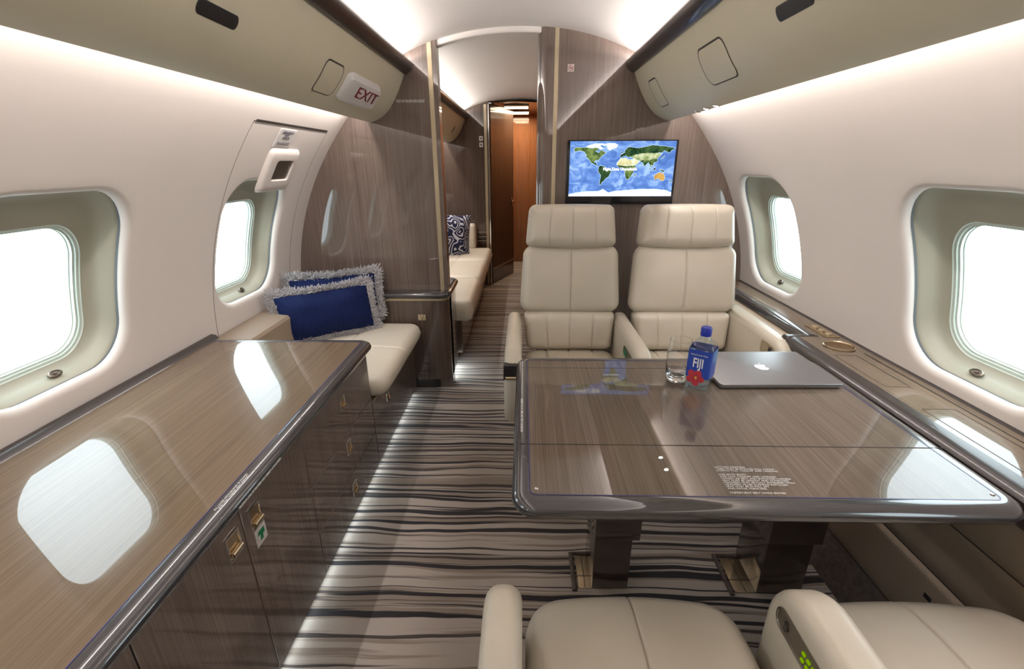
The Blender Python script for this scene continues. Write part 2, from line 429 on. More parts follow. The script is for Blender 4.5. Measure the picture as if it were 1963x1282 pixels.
def patch(bm, s, yc, y0, y1, gap=0.0):
    o = OPEN; n = 8; loops = []
    for k in range(n+1):
        t = k/n; L = []
        for a, b_ in PER:
            ry = y0+gap+(a+1)/2*(y1-y0-2*gap); rz = ZLO+gap+(b_+1)/2*(ZHI-ZLO-2*gap)
            oy, oz = ring_pt(a, b_, o['hy']+.022, o['zl']-.022, o['zh']+.022, o['r']+.02, yc)
            L.append(wp(s, ry+(oy-ry)*t, rz+(oz-rz)*t))
        loops.append(L)
    for k in range(1, 7):
        a = k/6*pi/2; e = .022*(1-math.sin(a)); d = .022*(1-math.cos(a))
        loops.append(loop_at(s, yc, o['hy']+e, o['zl']-e, o['zh']+e, o['r']+e*.9, d))
    rings(bm, loops)
def wall(side, s, wins, hatch=None, YR=YR, YE=YB+.04):
    bm = B(); spans = []
    for yc, y0, y1 in wins: spans.append((yc, y0, y1))
    spans.sort(key=lambda q: q[1]); zl = [ZLO+(ZHI-ZLO)*i/NZ for i in range(NZ+1)]
    low = [0.0]+[.05+(ZLO-.05)*i/8 for i in range(9)]; hi = [ZHI+(ZTOP-ZHI)*i/5 for i in range(6)]
    cur = YR
    def grid(ya, zz):
        rows = [[bm.verts.new(wp(s, y, z)) for z in zz] for y in ya]
        for i in range(len(ya)-1):
            for j in range(len(zz)-1): bm.faces.new((rows[i][j], rows[i+1][j], rows[i+1][j+1], rows[i][j+1]))
    for yc, y0, y1 in spans:
        if y0-cur > 1e-4: grid([cur, y0], low[:-1]+zl+hi[1:])
        ysub = [y0+(y1-y0)*i/NY for i in range(NY+1)]
        grid(ysub, low); grid(ysub, hi)
        if not (hatch and abs(yc-hatch) < .01): patch(bm, s, yc, y0, y1)
        cur = y1
    grid([cur, YE], low[:-1]+zl+hi[1:])
    return struct('wall_'+side, bm, 'lining', angle=60)
WF = [(3.35, 3.05, 3.65), (4.4, 4.1, 4.7)]
HATCH = (2.035, 1.775, 2.43)
WL = [(1.115, .815, 1.415), HATCH, (.10, -.2, .40), (-.90, -1.2, -.6), (-1.9, -2.2, -1.6)]
WR = [(1.163, .863, 1.463), (2.212, 1.912, 2.512), (.12, -.18, .42), (-.90, -1.2, -.6), (-1.9, -2.2, -1.6)]
wall('left', -1, WL, HATCH[0]); wall('right', 1, WR)
def shell(s, y0, y1, z0, z1, d, n=14):
    bm = B(); zz = [z0+(z1-z0)*i/n for i in range(n+1)]
    rows = [[bm.verts.new(wp(s, y, z, d)) for z in zz] for y in (y0, y1)]
    for j in range(n): bm.faces.new((rows[0][j], rows[1][j], rows[1][j+1], rows[0][j+1]))
    return bm
# emergency exit hatch with its window
bm = B(); patch(bm, -1, *HATCH, gap=.003)
hatch = struct('door_1', bm, 'lining', angle=60)
hatch['label'] = 'curved white emergency exit hatch with a rounded window set in the left wall'
bm = B()
for (a, b_, c_, d_) in ((1.735, 1.80, ZLO-.03, ZHI+.03), (2.40, 2.48, ZLO-.03, ZHI+.03), (1.735, 2.48, ZHI-.02, ZHI+.03), (1.735, 2.48, ZLO-.03, ZLO+.03)):
    t_ = shell(-1, a, b_, c_, d_, .006); me = bpy.data.meshes.new('t'); t_.to_mesh(me); t_.free(); bm.from_mesh(me); bpy.data.meshes.remove(me)
obj('seam', bm, 'seam', hatch)
bm = B(); L0 = [wp(-1, y, ZHI-.002, -.002) for y in (1.785, 2.42)]; L1 = [wp(-1, y, ZHI+.006, -.002) for y in (1.785, 2.42)]
quad(bm, [L0[0], L0[1], L1[1], L1[0]]); obj('seam', bm, 'seam', hatch)

def window(n, s, yc):
    o = OPEN
    bm = B()
    rings(bm, [loop_at(s, yc, o['hy'], o['zl'], o['zh'], o['r'], .020),
               loop_at(s, yc, o['hy']+.004, o['zl']-.004, o['zh']+.004, o['r'], .026)])
    rings(bm, [loop_at(s, yc, o['hy']+.004, o['zl']-.004, o['zh']+.004, o['r'], .034),
               loop_at(s, yc, o['hy']-.002, o['zl']+.002, o['zh']-.002, o['r'], .040),
               loop_at(s, yc, o['hy']-.012, o['zl']+.010, o['zh']-.022, o['r']-.01, .066),
               loop_at(s, yc, o['hy']-.026, o['zl']+.018, o['zh']-.05, o['r']-.02, .082),
               loop_at(s, yc, .182, .752, 1.115, .095, .090)])
    w = struct('window_%d' % n, bm, 'frame', angle=60)
    w['label'] = 'rounded cabin window in a deep cream reveal'
    bm = B(); rings(bm, [loop_at(s, yc, o['hy']+.004, o['zl']-.004, o['zh']+.004, o['r'], .0255), loop_at(s, yc, o['hy']+.004, o['zl']-.004, o['zh']+.004, o['r'], .0345)])
    obj('gasket', bm, 'gasket', w)
    bm = B(); q = []
    for k, (e, d) in enumerate(((0, .090), (.002, .093), (.006, .094), (.008, .095), (.008, .100), (.010, .101), (.013, .101), (.013, .109), (.015, .110), (.018, .125))):
        q.append(loop_at(s, yc, .182-e, .752+e, 1.115-e, .095-e*.8, d))
    rings(bm, q); obj('frame', bm, 'pane_frame', w, angle=30)
    bm = B()
    for k in range(1): rings(bm, [loop_at(s, yc, .166*q_, .935-(.935-.768)*q_, .935+(1.099-.935)*q_, .08*q_, .118) for q_ in (1, .75, .5, .25, .02)], cap1=True)
    obj('pane', bm, 'pane', w)
    # finger pull of the sliding shade on the sill
    p = wp(s, yc+.035, .737, .058); nrm = (wp(s, yc, .737, -.04)-wp(s, yc, .737, 0)).normalized(); nrm = (nrm+V((0, 0, 1.3))).normalized()
    bm = B(); pl = [(math.cos(a)*.020, math.sin(a)*.011) for a in [2*pi*i/20 for i in range(20)]]
    rings(bm, [[(x*k, y*k, z) for x, y in pl] for k, z in ((1, -.002), (1, .003), (.8, .005), (.72, .002), (.35, .002), (.3, .006))], cap0=True, cap1=True)
    place(bm, p, (0, 1, 0), nrm.cross(V((0, 1, 0))) if s > 0 else nrm.cross(V((0, 1, 0)))); obj('shade_latch', bm, 'pewter', w)
    return w
i = 1
for s, LW in ((-1, WL), (1, WR), (-1, WF)):
    for yc, a, b_ in LW: window(i, s, yc); i += 1

# ---- forward cabin shell and rear wall
def fwd_wall(s):
    bm = B(); zz = [1.62*i/24 for i in range(25)]
    rows = [[bm.verts.new(wp(s, y, z)) for z in zz] for y in (YB, 6.6)]
    for j in range(24): bm.faces.new((rows[0][j], rows[1][j], rows[1][j+1], rows[0][j+1]))
    return bm
wall('forward_left', -1, WF, None, YB+.06, 6.6); struct('wall_forward_right', fwd_wall(1), 'lining')
def section(xa, xb, drop=0.0, n=50, over=.015):
    """outline of the cabin cross-section between two x positions (closed, xz)"""
    prof = []
    # from floor left up the wall, over the ceiling, down to the right
    for k in range(25): z = 1.58*k/24; prof.append((C-W(z)-over, z))
    for k in range(1, 40): x = C-.80+1.6*k/40; prof.append((x, ceil_z(x, drop)+over))
    for k in range(24, -1, -1): z = 1.58*k/24; prof.append((C+W(z)+over, z))
    def clip(P, xc, keep):
        out = []
        for i in range(len(P)):
            p, q = P[i], P[(i+1) % len(P)]; ip, iq = keep*(p[0]-xc) >= 0, keep*(q[0]-xc) >= 0
            if ip: out.append(p)
            if ip != iq: t = (xc-p[0])/(q[0]-p[0]); out.append((xc, p[1]+t*(q[1]-p[1])))
        return out
    return clip(clip(prof, xa, 1), xb, -1)
def slab(xa, xb, y0, y1, drop=0, over=.015):
    P = section(xa, xb, drop, over=over); bm = B(); extrude_poly(bm, [(x, y0, z) for x, z in P], (0, y1-y0, 0)); return bm
struct('wall_rear', slab(-2, 2, YR-.05, YR), 'lining')
# ---- bulkheads
struct('wall_front_left', slab(-1.4, -.425, YB, YB+.07), 'wood')
# right bulkhead with its rounded aisle column
struct('wall_front_right', slab(.125, 1.4, YB, YB+.075), 'wood')
bm = B(); col = [(.125, YB), (.125, YB+.20)]
col += [(.105-.03*math.sin(a), YB+.17+.03*math.cos(a)) for a in [pi/2*i/6 for i in range(7)]]
col += [(.115-.045*math.cos(a)+.005*0, YB+.045-.045*math.sin(a)) for a in [pi/2*i/8 for i in range(9)]]
vs0 = [bm.verts.new((x, y, 0)) for x, y in col]; vs1 = [bm.verts.new((x, y, ceil_z(x)+.004)) for x, y in col]
for i in range(len(col)): bm.faces.new((vs0[i], vs0[(i+1) % len(col)], vs1[(i+1) % len(col)], vs1[i]))
bm.faces.new(vs1); bm.faces.new(vs0[::-1])
struct('trim_1', bm, 'wood')
bm = B(); box(bm, .149, .170, YB-.003, YB+.004, .0, ceil_z(.16)+.002, .001, 1); struct('trim_2', bm, 'gold_strip')
bm = B(); box(bm, -.471, -.448, YB-.003, YB+.004, .60, ceil_z(-.46)+.002, .001, 1); struct('trim_3', bm, 'gold_strip')
# forward partition, angled door, warm galley
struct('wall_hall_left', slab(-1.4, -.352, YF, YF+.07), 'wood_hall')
bm = B(); box(bm, -.400, -.372, YF-.004, YF+.004, .0, 1.85, .001, 1); struct('trim_4', bm, 'gold_strip')
bm = B(); box(bm, -.362, -.346, YF-.004, YF+.05, .0, 1.855, .002, 1); struct('trim_5', bm, 'chrome')
P0, P1 = V((-.335, 5.13, 0)), V((-.115, 5.72, 0)); dd = (P1-P0).normalized(); nn = V((dd.y, -dd.x, 0))
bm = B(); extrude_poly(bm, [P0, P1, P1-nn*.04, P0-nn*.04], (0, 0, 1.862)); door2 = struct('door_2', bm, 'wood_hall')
bm = B(); c0 = P1-dd*.06+nn*.002+V((0, 0, .86))
box(bm, -.018, .018, -.008, .0, -.05, .05, .002, 1); tube(bm, [(0, -.008, .012), (0, -.045, .012), (-.02, -.05, .012), (-.085, -.05, .012)], .008)
bmesh.ops.transform(bm, matrix=Matrix.Translation(c0) @ Matrix((dd, -nn, V((0, 0, 1)))).transposed().to_4x4(), verts=bm.verts); obj('door_handle', bm, 'brass', door2)
bm = B(); extrude_poly(bm, [P0+nn*.001, P1+nn*.001, P1+nn*.004, P0+nn*.004], (0, 0, .012)); bmesh.ops.translate(bm, verts=bm.verts, vec=(0, 0, .17)); obj('kick_plate', bm, 'gold_strip', door2)
bm = B(); box(bm, -.35, 1.1, 6.45, 6.5, 0, 1.95); struct('wall_far', bm, 'wood_warm')
bm = B(); box(bm, .24, .28, YB+.21, 6.45, 0, 1.95); struct('wall_hall_right', bm, 'wood_warm')
bm = B(); box(bm, -.36, -.32, 5.72, 6.45, 0, 1.95); struct('wall_galley_left', bm, 'wood_warm')
bm = B(); box(bm, -.14, .24, 5.75, 5.80, 0, 1.70); 
bm.free()
bm = B(); ygrid(bm, [(-.36, 1.868), (-.1, 1.880), (.25, 1.868)], [YF+.07, 6.45]); struct('ceiling_galley', bm, 'wood_warm')
for (xa, xb, ya, yb) in ((-.20, .05, 5.40, 5.62), (-.13, .06, 5.95, 6.22)):
    t = empty('ceiling_lamp', ((xa+xb)/2, (ya+yb)/2, 1.865), 'nearer white rectangular lamp in the warm wood hallway ceiling' if ya < 5.5 else 'farther white rectangular lamp in the warm wood hallway ceiling', 'ceiling lamp')
    bm = B(); box(bm, xa-.01, xb+.01, ya-.01, yb+.01, 1.858, 1.872, .002, 1); obj('housing', bm, 'gold_strip', t)
    bm = B(); quad(bm, [(xa, ya, 1.857), (xb, ya, 1.857), (xb, yb, 1.857), (xa, yb, 1.857)]); obj('diffuser', bm, 'lamp', t)

# ---- overhead bins
CONT = [(.562, 1.716), (.592, 1.652), (.625, 1.592), (.652, 1.556), (.684, 1.527), (.715, 1.508), (.740, 1.4985), (.758, 1.4955)]
def bin_x(t):
    k = t*(len(CONT)-1); i = min(int(k), len(CONT)-2); f = k-i
    return tuple(CONT[i][j]+(CONT[i+1][j]-CONT[i][j])*f for j in (0, 1))
# smooth contour
_cx = np.polyfit(range(len(CONT)), [c[0] for c in CONT], 4); _cz = np.polyfit(range(len(CONT)), [c[1] for c in CONT], 4)
def cont(t, d=0.0):
    k = t*(len(CONT)-1); x, z = float(np.polyval(_cx, k)), float(np.polyval(_cz, k))
    tx, tz = float(np.polyval(np.polyder(_cx), k)), float(np.polyval(np.polyder(_cz), k)); L = math.hypot(tx, tz)
    return x+d*tz/L, z-d*tx/L      # d>0 moves into the cabin (inboard, down)
def bin_body(s, y0, y1):
    P = [cont(i/24) for i in range(25)] + [(.768, 1.500), (.775, 1.515), (.778, 1.575), (.62, 1.640), (.572, 1.712)]
    bm = B(); ygrid(bm, [(C+s*x, z) for x, z in P], [y0, y1], close=True); return bm
def bin_trim(s, y0, y1):
    P = [(.560, 1.709), (.545, 1.716), (.526, 1.732), (.519, 1.748), (.522, 1.762), (.530, 1.768), (.540, 1.766), (.552, 1.745), (.572, 1.715)]
    bm = B(); ygrid(bm, [(C+s*x, z) for x, z in P], [y0, y1], close=True); return bm
def bin_patch(s, y0, y1, t0, t1, r, d=.0015, mtl='bin', parent=None, name='access_panel', hollow=False):
    """a rounded panel following the bin's curved face; y along, t across"""
    len_t = .30*(t1-t0)
    p_ = rrect(y0, y1, 0, len_t, r); pts = []
    for i in range(len(p_)):
        a, b_ = V(p_[i]), V(p_[(i+1) % len(p_)]); n = max(1, int((b_-a).length/.008))
        pts += [tuple(a+(b_-a)*k/n) for k in range(n)]
    def mp(p, dd_): q = cont(t0+(t1-t0)*p[1]/len_t, dd_); return (C+s*q[0], p[0], q[1])
    bm = B(); ctr = V(((y0+y1)/2, len_t/2))
    def scaled(k): return [tuple(ctr+(V(p)-ctr)*k) for p in pts]
    L = [[mp(p, -.001) for p in pts], [mp(p, d) for p in pts], [mp(p, d+.0005) for p in inset_poly(pts, .003)]]
    for k in (.8, .6, .4, .2, .04): L.append([mp(p, d+.0005) for p in scaled(k)])
    rings(bm, L, cap1=True); o = obj(name, bm, mtl, parent, angle=50)
    if parent is not None and mtl == 'bin':      # dark outline groove just outside
        bm = B(); P2 = inset_poly(pts, -.004); rings(bm, [[mp(p, .0012) for p in P2], [mp(p, .0012) for p in pts]]); obj('panel_gap', bm, 'seam', o)
    return o
BL = empty('overhead_bin', (C-.66, 0, 1.60), 'long olive-beige overhead bin along the left side, carrying the exit sign', 'overhead bin', None)
BR = empty('overhead_bin', (C+.66, 0, 1.60), 'long olive-beige overhead bin along the right side, above the seats and table', 'overhead bin', None)
for s, bn in ((-1, BL), (1, BR)):
    obj('body', bin_body(s, YR, YB-.001), 'bin', bn, angle=50); obj('trim_rail', bin_trim(s, YR, YB-.001), 'rim_brown', bn, angle=60)
bin_patch(-1, 1.065, 1.205, .245, .325, .0115, .001, 'black', BL, 'air_slot'); bin_patch(1, 1.125, 1.268, .185, .265, .0115, .001, 'black', BR, 'air_slot')
bin_patch(-1, 1.69, 1.845, .225, .545, .022, .0012, 'bin', BL); bin_patch(1, 1.56, 1.765, .165, .48, .025, .0012, 'bin', BR)
bin_patch(1, 2.262, 2.39, .16, .485, .02, .0012, 'bin', BR)
bf = empty('overhead_bin', (C-.66, 3.8, 1.60), 'short pale overhead bin in the forward cabin, seen through the aisle opening', 'overhead bin')
obj('body', bin_body(-1, YB+.075, YF-.001), 'bin', bf, angle=50); obj('trim_rail', bin_trim(-1, YB+.075, YF-.001), 'rim_brown', bf, angle=60)
bin_patch(-1, 4.62, 4.68, .22, .38, .02, .001, 'black', bf, 'air_slot')
bf = empty('overhead_bin', (C+.66, 3.8, 1.60), 'overhead bin on the hidden right side of the forward cabin', 'overhead bin')
bm = bin_body(1, YB+.08, YF); obj('body', bm, 'bin', bf)

for k, y_ in enumerate((1.93, 2.03, 2.13)):
    q = cont(.90); p = V((C+q[0], y_, q[1])); q2 = cont(.90, .004); n_ = (V((C+q2[0], y_, q2[1]))-p).normalized()
    t = empty('reading_light', p, ('nearest', 'middle', 'farthest')[k]+' of the three small round reading lights under the right overhead bin', 'reading light', 'reading lights under the right bin')
    bm = B(); lathe(bm, [(.015, -.001), (.015, .001), (.012, .002), (.011, .001)], 0, 0, 24, False); place(bm, p, V((0, 1, 0)).cross(n_)*-1, (0, 1, 0)) if False else place(bm, p, (0, 1, 0), n_.cross(V((0, 1, 0)))); obj('bezel', bm, 'chrome', t)
    bm = B(); lathe(bm, [(.0112, .001), (.0005, .0014)], 0, 0, 24, False); place(bm, p, (0, 1, 0), n_.cross(V((0, 1, 0)))); obj('lens', bm, 'reading_lens' if k < 2 else 'chrome', t)
# ---- exit sign on the left bin
ex = empty('exit_sign', (C-.63, 2.18, 1.58), 'white EXIT sign with dark red letters, on the left overhead bin', 'exit sign')
def sgn(p, d, yy0=1.885, yy1=2.285):
    # p in [0..1]^2 : along y, across
    q = cont(.212+.345*p[1], d); return V((C-q[0], yy0+(yy1-yy0)*p[0], q[1]))
base = rrect(0, 1, 0, 1, .12, 5); ctr = V((.5, .5))
def bow(p, k):   # bulging upper and lower edges
    x, y = ctr+(V(p)-ctr)*k; return (x, .5+(y-.5)*(1+.28*math.sin(pi*x)*1.0-.14))
bm = B()
rings(bm, [[sgn(bow(p, k), d) for p in base] for k, d in ((1.0, -.004), (1.0, .003), (.985, .006))], cap1=False)
faceP = [(x, .5+(y-.5)*.72) for x, y in base]
L = [[sgn(bow(p, .985), .006) for p in base]]
for k, d in ((.97, .014), (.94, .018), (.7, .019), (.4, .0192), (.1, .0192)): L.append([sgn(tuple(ctr+(V(p)-ctr)*k), d) for p in faceP])
rings(bm, L, cap1=True); obj('housing', bm, 'white', ex, angle=35)
a = sgn((.5, .5), .0285); up = (sgn((.5, .25), .0285)-sgn((.5, .75), .0285)).normalized()
text('lettering', 'EXIT', sgn((.575, .455), .0203), (0, 1, 0), up, .066, 'red_print', ex, .0008, 'CENTER', sx=1.9, bold=-.0002)
tq = ex.children[-1]

# hatch handle cover + placard
hc = empty('exit_handle_cover', wp(-1, 2.13, 1.26), 'white raised handle cover with a small dark window on the exit hatch', 'handle cover')
bm = B(); y0, y1, z0, z1 = 1.985, 2.235, 1.19, 1.357
def hp(y, z, d): return wp(-1, y, z, d)
def hl(e, d, e2=None, zz=(z0, z1)):
    P = rrect(y0+e, y1-e, zz[0]+e, zz[1]-e*1.0, .022, 5); return [hp(y, z, d) for y, z in P]
rings(bm, [hl(-.004, .002), hl(0, -.008), hl(.004, -.014), hl(.012, -.018), hl(.030, -.019)])
Pw = rrect(2.045, 2.195, 1.238, 1.322, .014, 5)
Pin = rrect(y0+.03, y1-.03, z0+.03, z1-.03, .022, 5)
rings(bm, [[hp(y, z, -.019) for y, z in Pin], [hp(y, z, -.019) for y, z in Pw], [hp(y, z, -.012) for y, z in inset_poly(Pw, .003)]])
obj('cover', bm, 'lining', hc, angle=50)
bm = B(); rings(bm, [[hp(y, z, -.012) for y, z in inset_poly(Pw, .002)]], cap0=True); obj('dark_window', bm, 'pewter', hc)
pl = empty('placard', wp(-1, 2.10, 1.405), 'small grey emergency exit placard above the handle cover', 'placard')
n_ = (wp(-1, 2.1, 1.405, -1)-wp(-1, 2.1, 1.405, 0)).normalized(); upv = n_.cross(V((0, 1, 0))); upv = upv if upv.z > 0 else -upv
bm = B(); q = [(1.985, 1.368), (2.125, 1.368), (2.125, 1.432), (1.985, 1.432)]
rings(bm, [[wp(-1, y, z, .0) for y, z in q], [wp(-1, y, z, -.003) for y, z in q]], cap1=True); obj('plate', bm, 'white', pl)
text('lettering', 'EMERGENCY\nEXIT\nPUSH IN', wp(-1, 2.055, 1.411, -.0045), (0, 1, 0), upv, .016, 'black_print', pl, .0002, 'CENTER', bold=.0002, spacing=.8)
text('lettering', 'REMOVE COVER, PULL HANDLE\nAND THROW HATCH OUT', wp(-1, 2.055, 1.380, -.0045), (0, 1, 0), upv, .0075, 'black_print', pl, .0002, 'CENTER', spacing=.9)

# ------------------------------------------------------------------ right side ledge and lower side panels
lp = [(1.00, 0.0), (1.03, .06), (1.055, .12), (1.072, .20), (1.08, .29), (1.075, .38), (1.060, .46), (1.04, .52), (1.03, .60)]
bm = B(); ygrid(bm, lp[:3], [YR, YB]); struct('baseboard_right', bm, 'dado')
bm = B()
def soft(a, b_, n=6, e=.004):
    out = []
    for i in range(n+1):
        t = i/n; x = a[0]+(b_[0]-a[0])*t; z = a[1]+(b_[1]-a[1])*t; k = e*(1-abs(2*t-1)**6); out.append((x-k, z))
    return out
pr = []
for i, j in ((2, 4), (4, 6), (6, 8)): pr += soft(lp[i], lp[j], 14, .006)
ygrid(bm, pr, [YR, YB]); struct('wall_lower_right', bm, 'panel', angle=25)
bm = B(); box(bm, 1.064, 1.070, .90, .925, .20, .235, .002, 1); blk = obj('sensor_socket', bm, 'black', None); tag(blk, 'small black socket on the brown side panel beside the window seat', 'socket')

wl = bpy.data.objects['wall_lower_right']
for k in (2, 4, 6):
    x_, z_ = lp[k]; bm = B(); ygrid(bm, [(x_-.0015, z_-.0016), (x_-.0025, z_), (x_-.0015, z_+.0016)], [YR, YB]); obj('seam', bm, 'seam', wl)
led = empty('side_ledge', (1.12, 1.0, .60), 'dark veneered side ledge under the right windows with cup holder', 'side ledge')
ZL = .675
bm = B()   # top surfaces
quad(bm, [(1.03, YR, ZL), (1.26, YR, ZL), (1.26, 1.69, ZL), (1.03, 1.69, ZL)]); quad(bm, [(1.09, 1.69, ZL), (1.26, 1.69, ZL), (1.26, YB, ZL), (1.09, YB, ZL)])
obj('ledge_top', bm, 'top', led)
bm = B(); P = [(1.055, ZL+.001), (1.035, ZL+.001), (1.015, ZL-.004), (1.004, ZL-.016), (1.004, ZL-.03), (1.012, ZL-.036), (1.004, ZL-.044), (1.004, ZL-.062), (1.014, ZL-.075), (1.05, ZL-.075)]
ygrid(bm, P, [YR, 1.66], close=True)
obj('rail', bm, 'rim_brown', led, angle=35)
bm = B(); box(bm, 1.006, 1.14, 1.655, 1.70, ZL-.07, ZL+.001, .012, 3); obj('rail_end', bm, 'rim_brown', led)
bm = B(); P = [(1.135, ZL), (1.115, ZL+.004), (1.095, ZL+.001), (1.082, ZL-.010), (1.080, ZL-.024), (1.090, ZL-.034), (1.135, ZL-.036)]
ygrid(bm, P, [1.68, YB], close=True); obj('rail', bm, 'rim', led, angle=50)
bm = B(); ygrid(bm, [(1.245, ZL), (1.232, ZL+.006), (1.222, ZL+.006), (1.214, ZL)], [YR, YB]); obj('wall_bead', bm, 'rim_brown', led)
bm = B(); box(bm, 1.035, 1.12, 1.70, YB, .60, ZL-.03); ygrid(bm, [(1.034, .62), (1.029, .611), (1.034, .60)], [1.7, YB]); box(bm, 1.04, 1.2, YR, 1.7, .58, ZL-.04); obj('apron', bm, 'leather_tan', led)
cxh, cyh = 1.142, 1.565
bm = B(); lathe(bm, [(.050, ZL+.0005), (.051, ZL+.004), (.047, ZL+.006), (.044, ZL+.002), (.043, ZL-.03)], cxh, cyh, 40, False)
cpo = obj('cup_holder', bm, 'brass', led)
M['brass_shaded'] = grained('shaded_brushed_brass', (.30, .20, .11), .35, .15, 60, .05, metal=1.0)
bm = B(); lathe(bm, [(.0435, ZL+.0022), (.040, ZL+.0008), (.001, ZL+.0008)], cxh, cyh, 40, False); obj('cup_well_shade', bm, 'brass_shaded', cpo)  # flat disc; darkened brass paints the shade of a deep cup
bm = B(); P = rrect(1.150, 1.205, 1.655, 1.80, .004, 2); rings(bm, [[(x, y, ZL) for x, y in P], [(x, y, ZL+.003) for x, y in P], [(x, y, ZL+.003) for x, y in inset_poly(P, .005)], [(x, y, ZL+.001) for x, y in inset_poly(P, .006)]], cap1=True); swp = obj('switch_panel', bm, 'brass', led)
for k in range(3):
    bm = B(); lathe(bm, [(.012, ZL+.001), (.012, ZL+.006), (.009, ZL+.008)], 1.178, 1.685+.043*k, 16); obj('button', bm, 'gold_strip', swp)
for (x0, x1, y0, y1) in ((1.075, 1.150, 1.245, 1.485), (1.075, 1.165, .74, 1.115)):
    bm = B(); P = rrect(x0, x1, y0, y1, .006, 2); rings(bm, [[(x, y, ZL+.0006) for x, y in P], [(x, y, ZL+.0006) for x, y in inset_poly(P, .0018)]]); obj('lid_outline', bm, 'seam', led)
bm = B(); quad(bm, [(1.186, YR, ZL+.0007), (1.190, YR, ZL+.0007), (1.190, 1.50, ZL+.0007), (1.186, 1.50, ZL+.0007)]); obj('groove', bm, 'seam', led)

# ------------------------------------------------------------------ left worktop and cabinets
ZT = .635
wk = empty('worktop', (-.93, .2, ZT-.03), 'long glossy brown veneer worktop along the left wall, reflecting the windows', 'worktop')
outline = rrect(-1.268, -.600, YR+.2, 1.725, .05, 8, (0, 0, 1, 0))
bm = B(); inn = inset_poly(outline, .040)
inn = [(max(x, -1.268) if x < -1.2 else x, y) for x, y in inn]
inn = [(-1.268 if x < -1.2 else x, y) for x, y in inn]
rings(bm, [[(x, y, ZT) for x, y in inn]], cap1=True); obj('top_inlay', bm, 'top', wk)
bm = B(); mid = inset_poly(outline, .044)
def LP(d, z, src=outline): return [(x if x > -1.2 else -1.268, y, z) for x, y in inset_poly(src, d)]
rings(bm, [LP(.040, ZT), LP(.030, ZT+.001), LP(.016, ZT-.001), LP(.006, ZT-.007), LP(.0, ZT-.017), LP(.002, ZT-.027), LP(.010, ZT-.033), LP(.040, ZT-.034)]); obj('edge_band', bm, 'rim', wk, angle=60)
bm = B(); rings(bm, [LP(.0395, ZT+.0006), LP(.0415, ZT+.0006)]); obj('inlay_line', bm, 'blue_line', wk)
bm = B(); ygrid(bm, [(-1.236, ZT), (-1.25, ZT+.014), (-1.262, ZT+.016), (-1.268, ZT+.016)], [YR, 1.725]); obj('wall_bead', bm, 'rim_brown', wk)
text('lettering', 'ALL LOOSE ARTICLES MUST BE STOWED\nFOR TAXI, TAKEOFF AND LANDING', (-.625, .80, ZT+.0012), (0, 1, 0), (-1, 0, 0), .0066, 'white_print', wk, .0001, 'CENTER', spacing=.95)
text('lettering', 'MAXIMUM LOAD OF DRAWERS AND CABINETS AS PLACARDED', (-.5985, .86, ZT-.020), (0, 1, 0), (-.35, 0, 1), .0062, 'white_print', wk, .0002, 'CENTER')
XF = -.640
def latch(parent, y, z, w=.045, h=.062):
    bm = B(); x = XF+.0005
    P = [(x, y-w/2, z-h/2), (x, y+w/2, z-h/2), (x, y+w/2, z+h/2), (x, y-w/2, z+h/2)]
    o_ = .004
    def lo(e, dx): return [(x+dx, y-w/2+e, z-h/2+e), (x+dx, y+w/2-e, z-h/2+e), (x+dx, y+w/2-e, z+h/2-e), (x+dx, y-w/2+e, z+h/2-e)]
    rings(bm, [lo(.0042, .0006), lo(.0045, .0004)], cap1=True); rings(bm, [lo(.001, .001), lo(.0035, .001)], cap1=True)
    l = obj('latch', bm, 'brass', parent, angle=30)
    bm = B(); rings(bm, [lo(-.001, 0), lo(-.0005, .0035), lo(.003, .0035), lo(.0042, .0005)]); obj('latch_frame', bm, 'chrome', l, angle=30)
    bm = B(); tube(bm, [(x+.006, y-w/2+.005, z-h*.22), (x+.006, y+w/2-.005, z-h*.22)], .0065, 12); obj('pull', bm, 'brass', l)
    return l
def front(name, parent, y0, y1, z0, z1, m='wood', g=.0016):
    bm = B(); box(bm, XF-.02, XF, y0+g, y1-g, z0+g, z1-g, .0012, 1); return obj(name, bm, m, parent)
def carcass(nm, y0, y1, label, cat, ztop=.598):
    t = empty(nm, (-.95, (y0+y1)/2, 0), label, cat)
    bm = B(); box(bm, -1.16, XF-.021, y0+.0005, y1-.0005, .03, ztop); obj('body', bm, 'seam' if False else 'wood', t)
    return t
c1 = carcass('cabinet', YR+.2, .513, 'dark veneered cabinet nearest the camera under the left worktop', 'cabinet')
front('door', c1, .205, .513, .035, .567); front('door', c1, -.10, .205, .035, .567); front('top_rail', c1, YR+.2, .513, .569, .597)
c2 = carcass('cabinet', .513, 1.13, 'two-door dark veneered cabinet with paired brass latches and a green sticker', 'cabinet')
d1 = front('door', c2, .513, .82, .035, .567); d2 = front('door', c2, .82, 1.13, .035, .567); front('top_rail', c2, .513, 1.13, .569, .597)
latch(d1, .778, .507); latch(d2, .866, .509)
c3 = carcass('drawer_cabinet', 1.13, 1.72, 'three-drawer dark veneered cabinet at the far end of the left worktop', 'drawer cabinet')
for z0, z1 in ((.37, .567), (.20, .37), (.035, .20)):
    d = front('drawer', c3, 1.13, 1.72, z0, z1); latch(d, 1.431, (z0+z1)/2+.035 if z0 > .3 else (z0+z1)/2+(.035 if z0 > .1 else .018), .04, .052)
front('top_rail', c3, 1.13, 1.72, .569, .597)
st = empty('sticker', (XF, .872, .445), 'white sticker with a green symbol below the brass latch of the cabinet door', 'sticker')
bm = B(); box(bm, XF, XF+.0012, .850, .894, .424, .472); obj('backing', bm, 'white', st)
bm = B(); P = [(.866, .434), (.878, .434), (.878, .446), (.886, .446), (.886, .462), (.862, .462), (.857, .452), (.868, .452)]
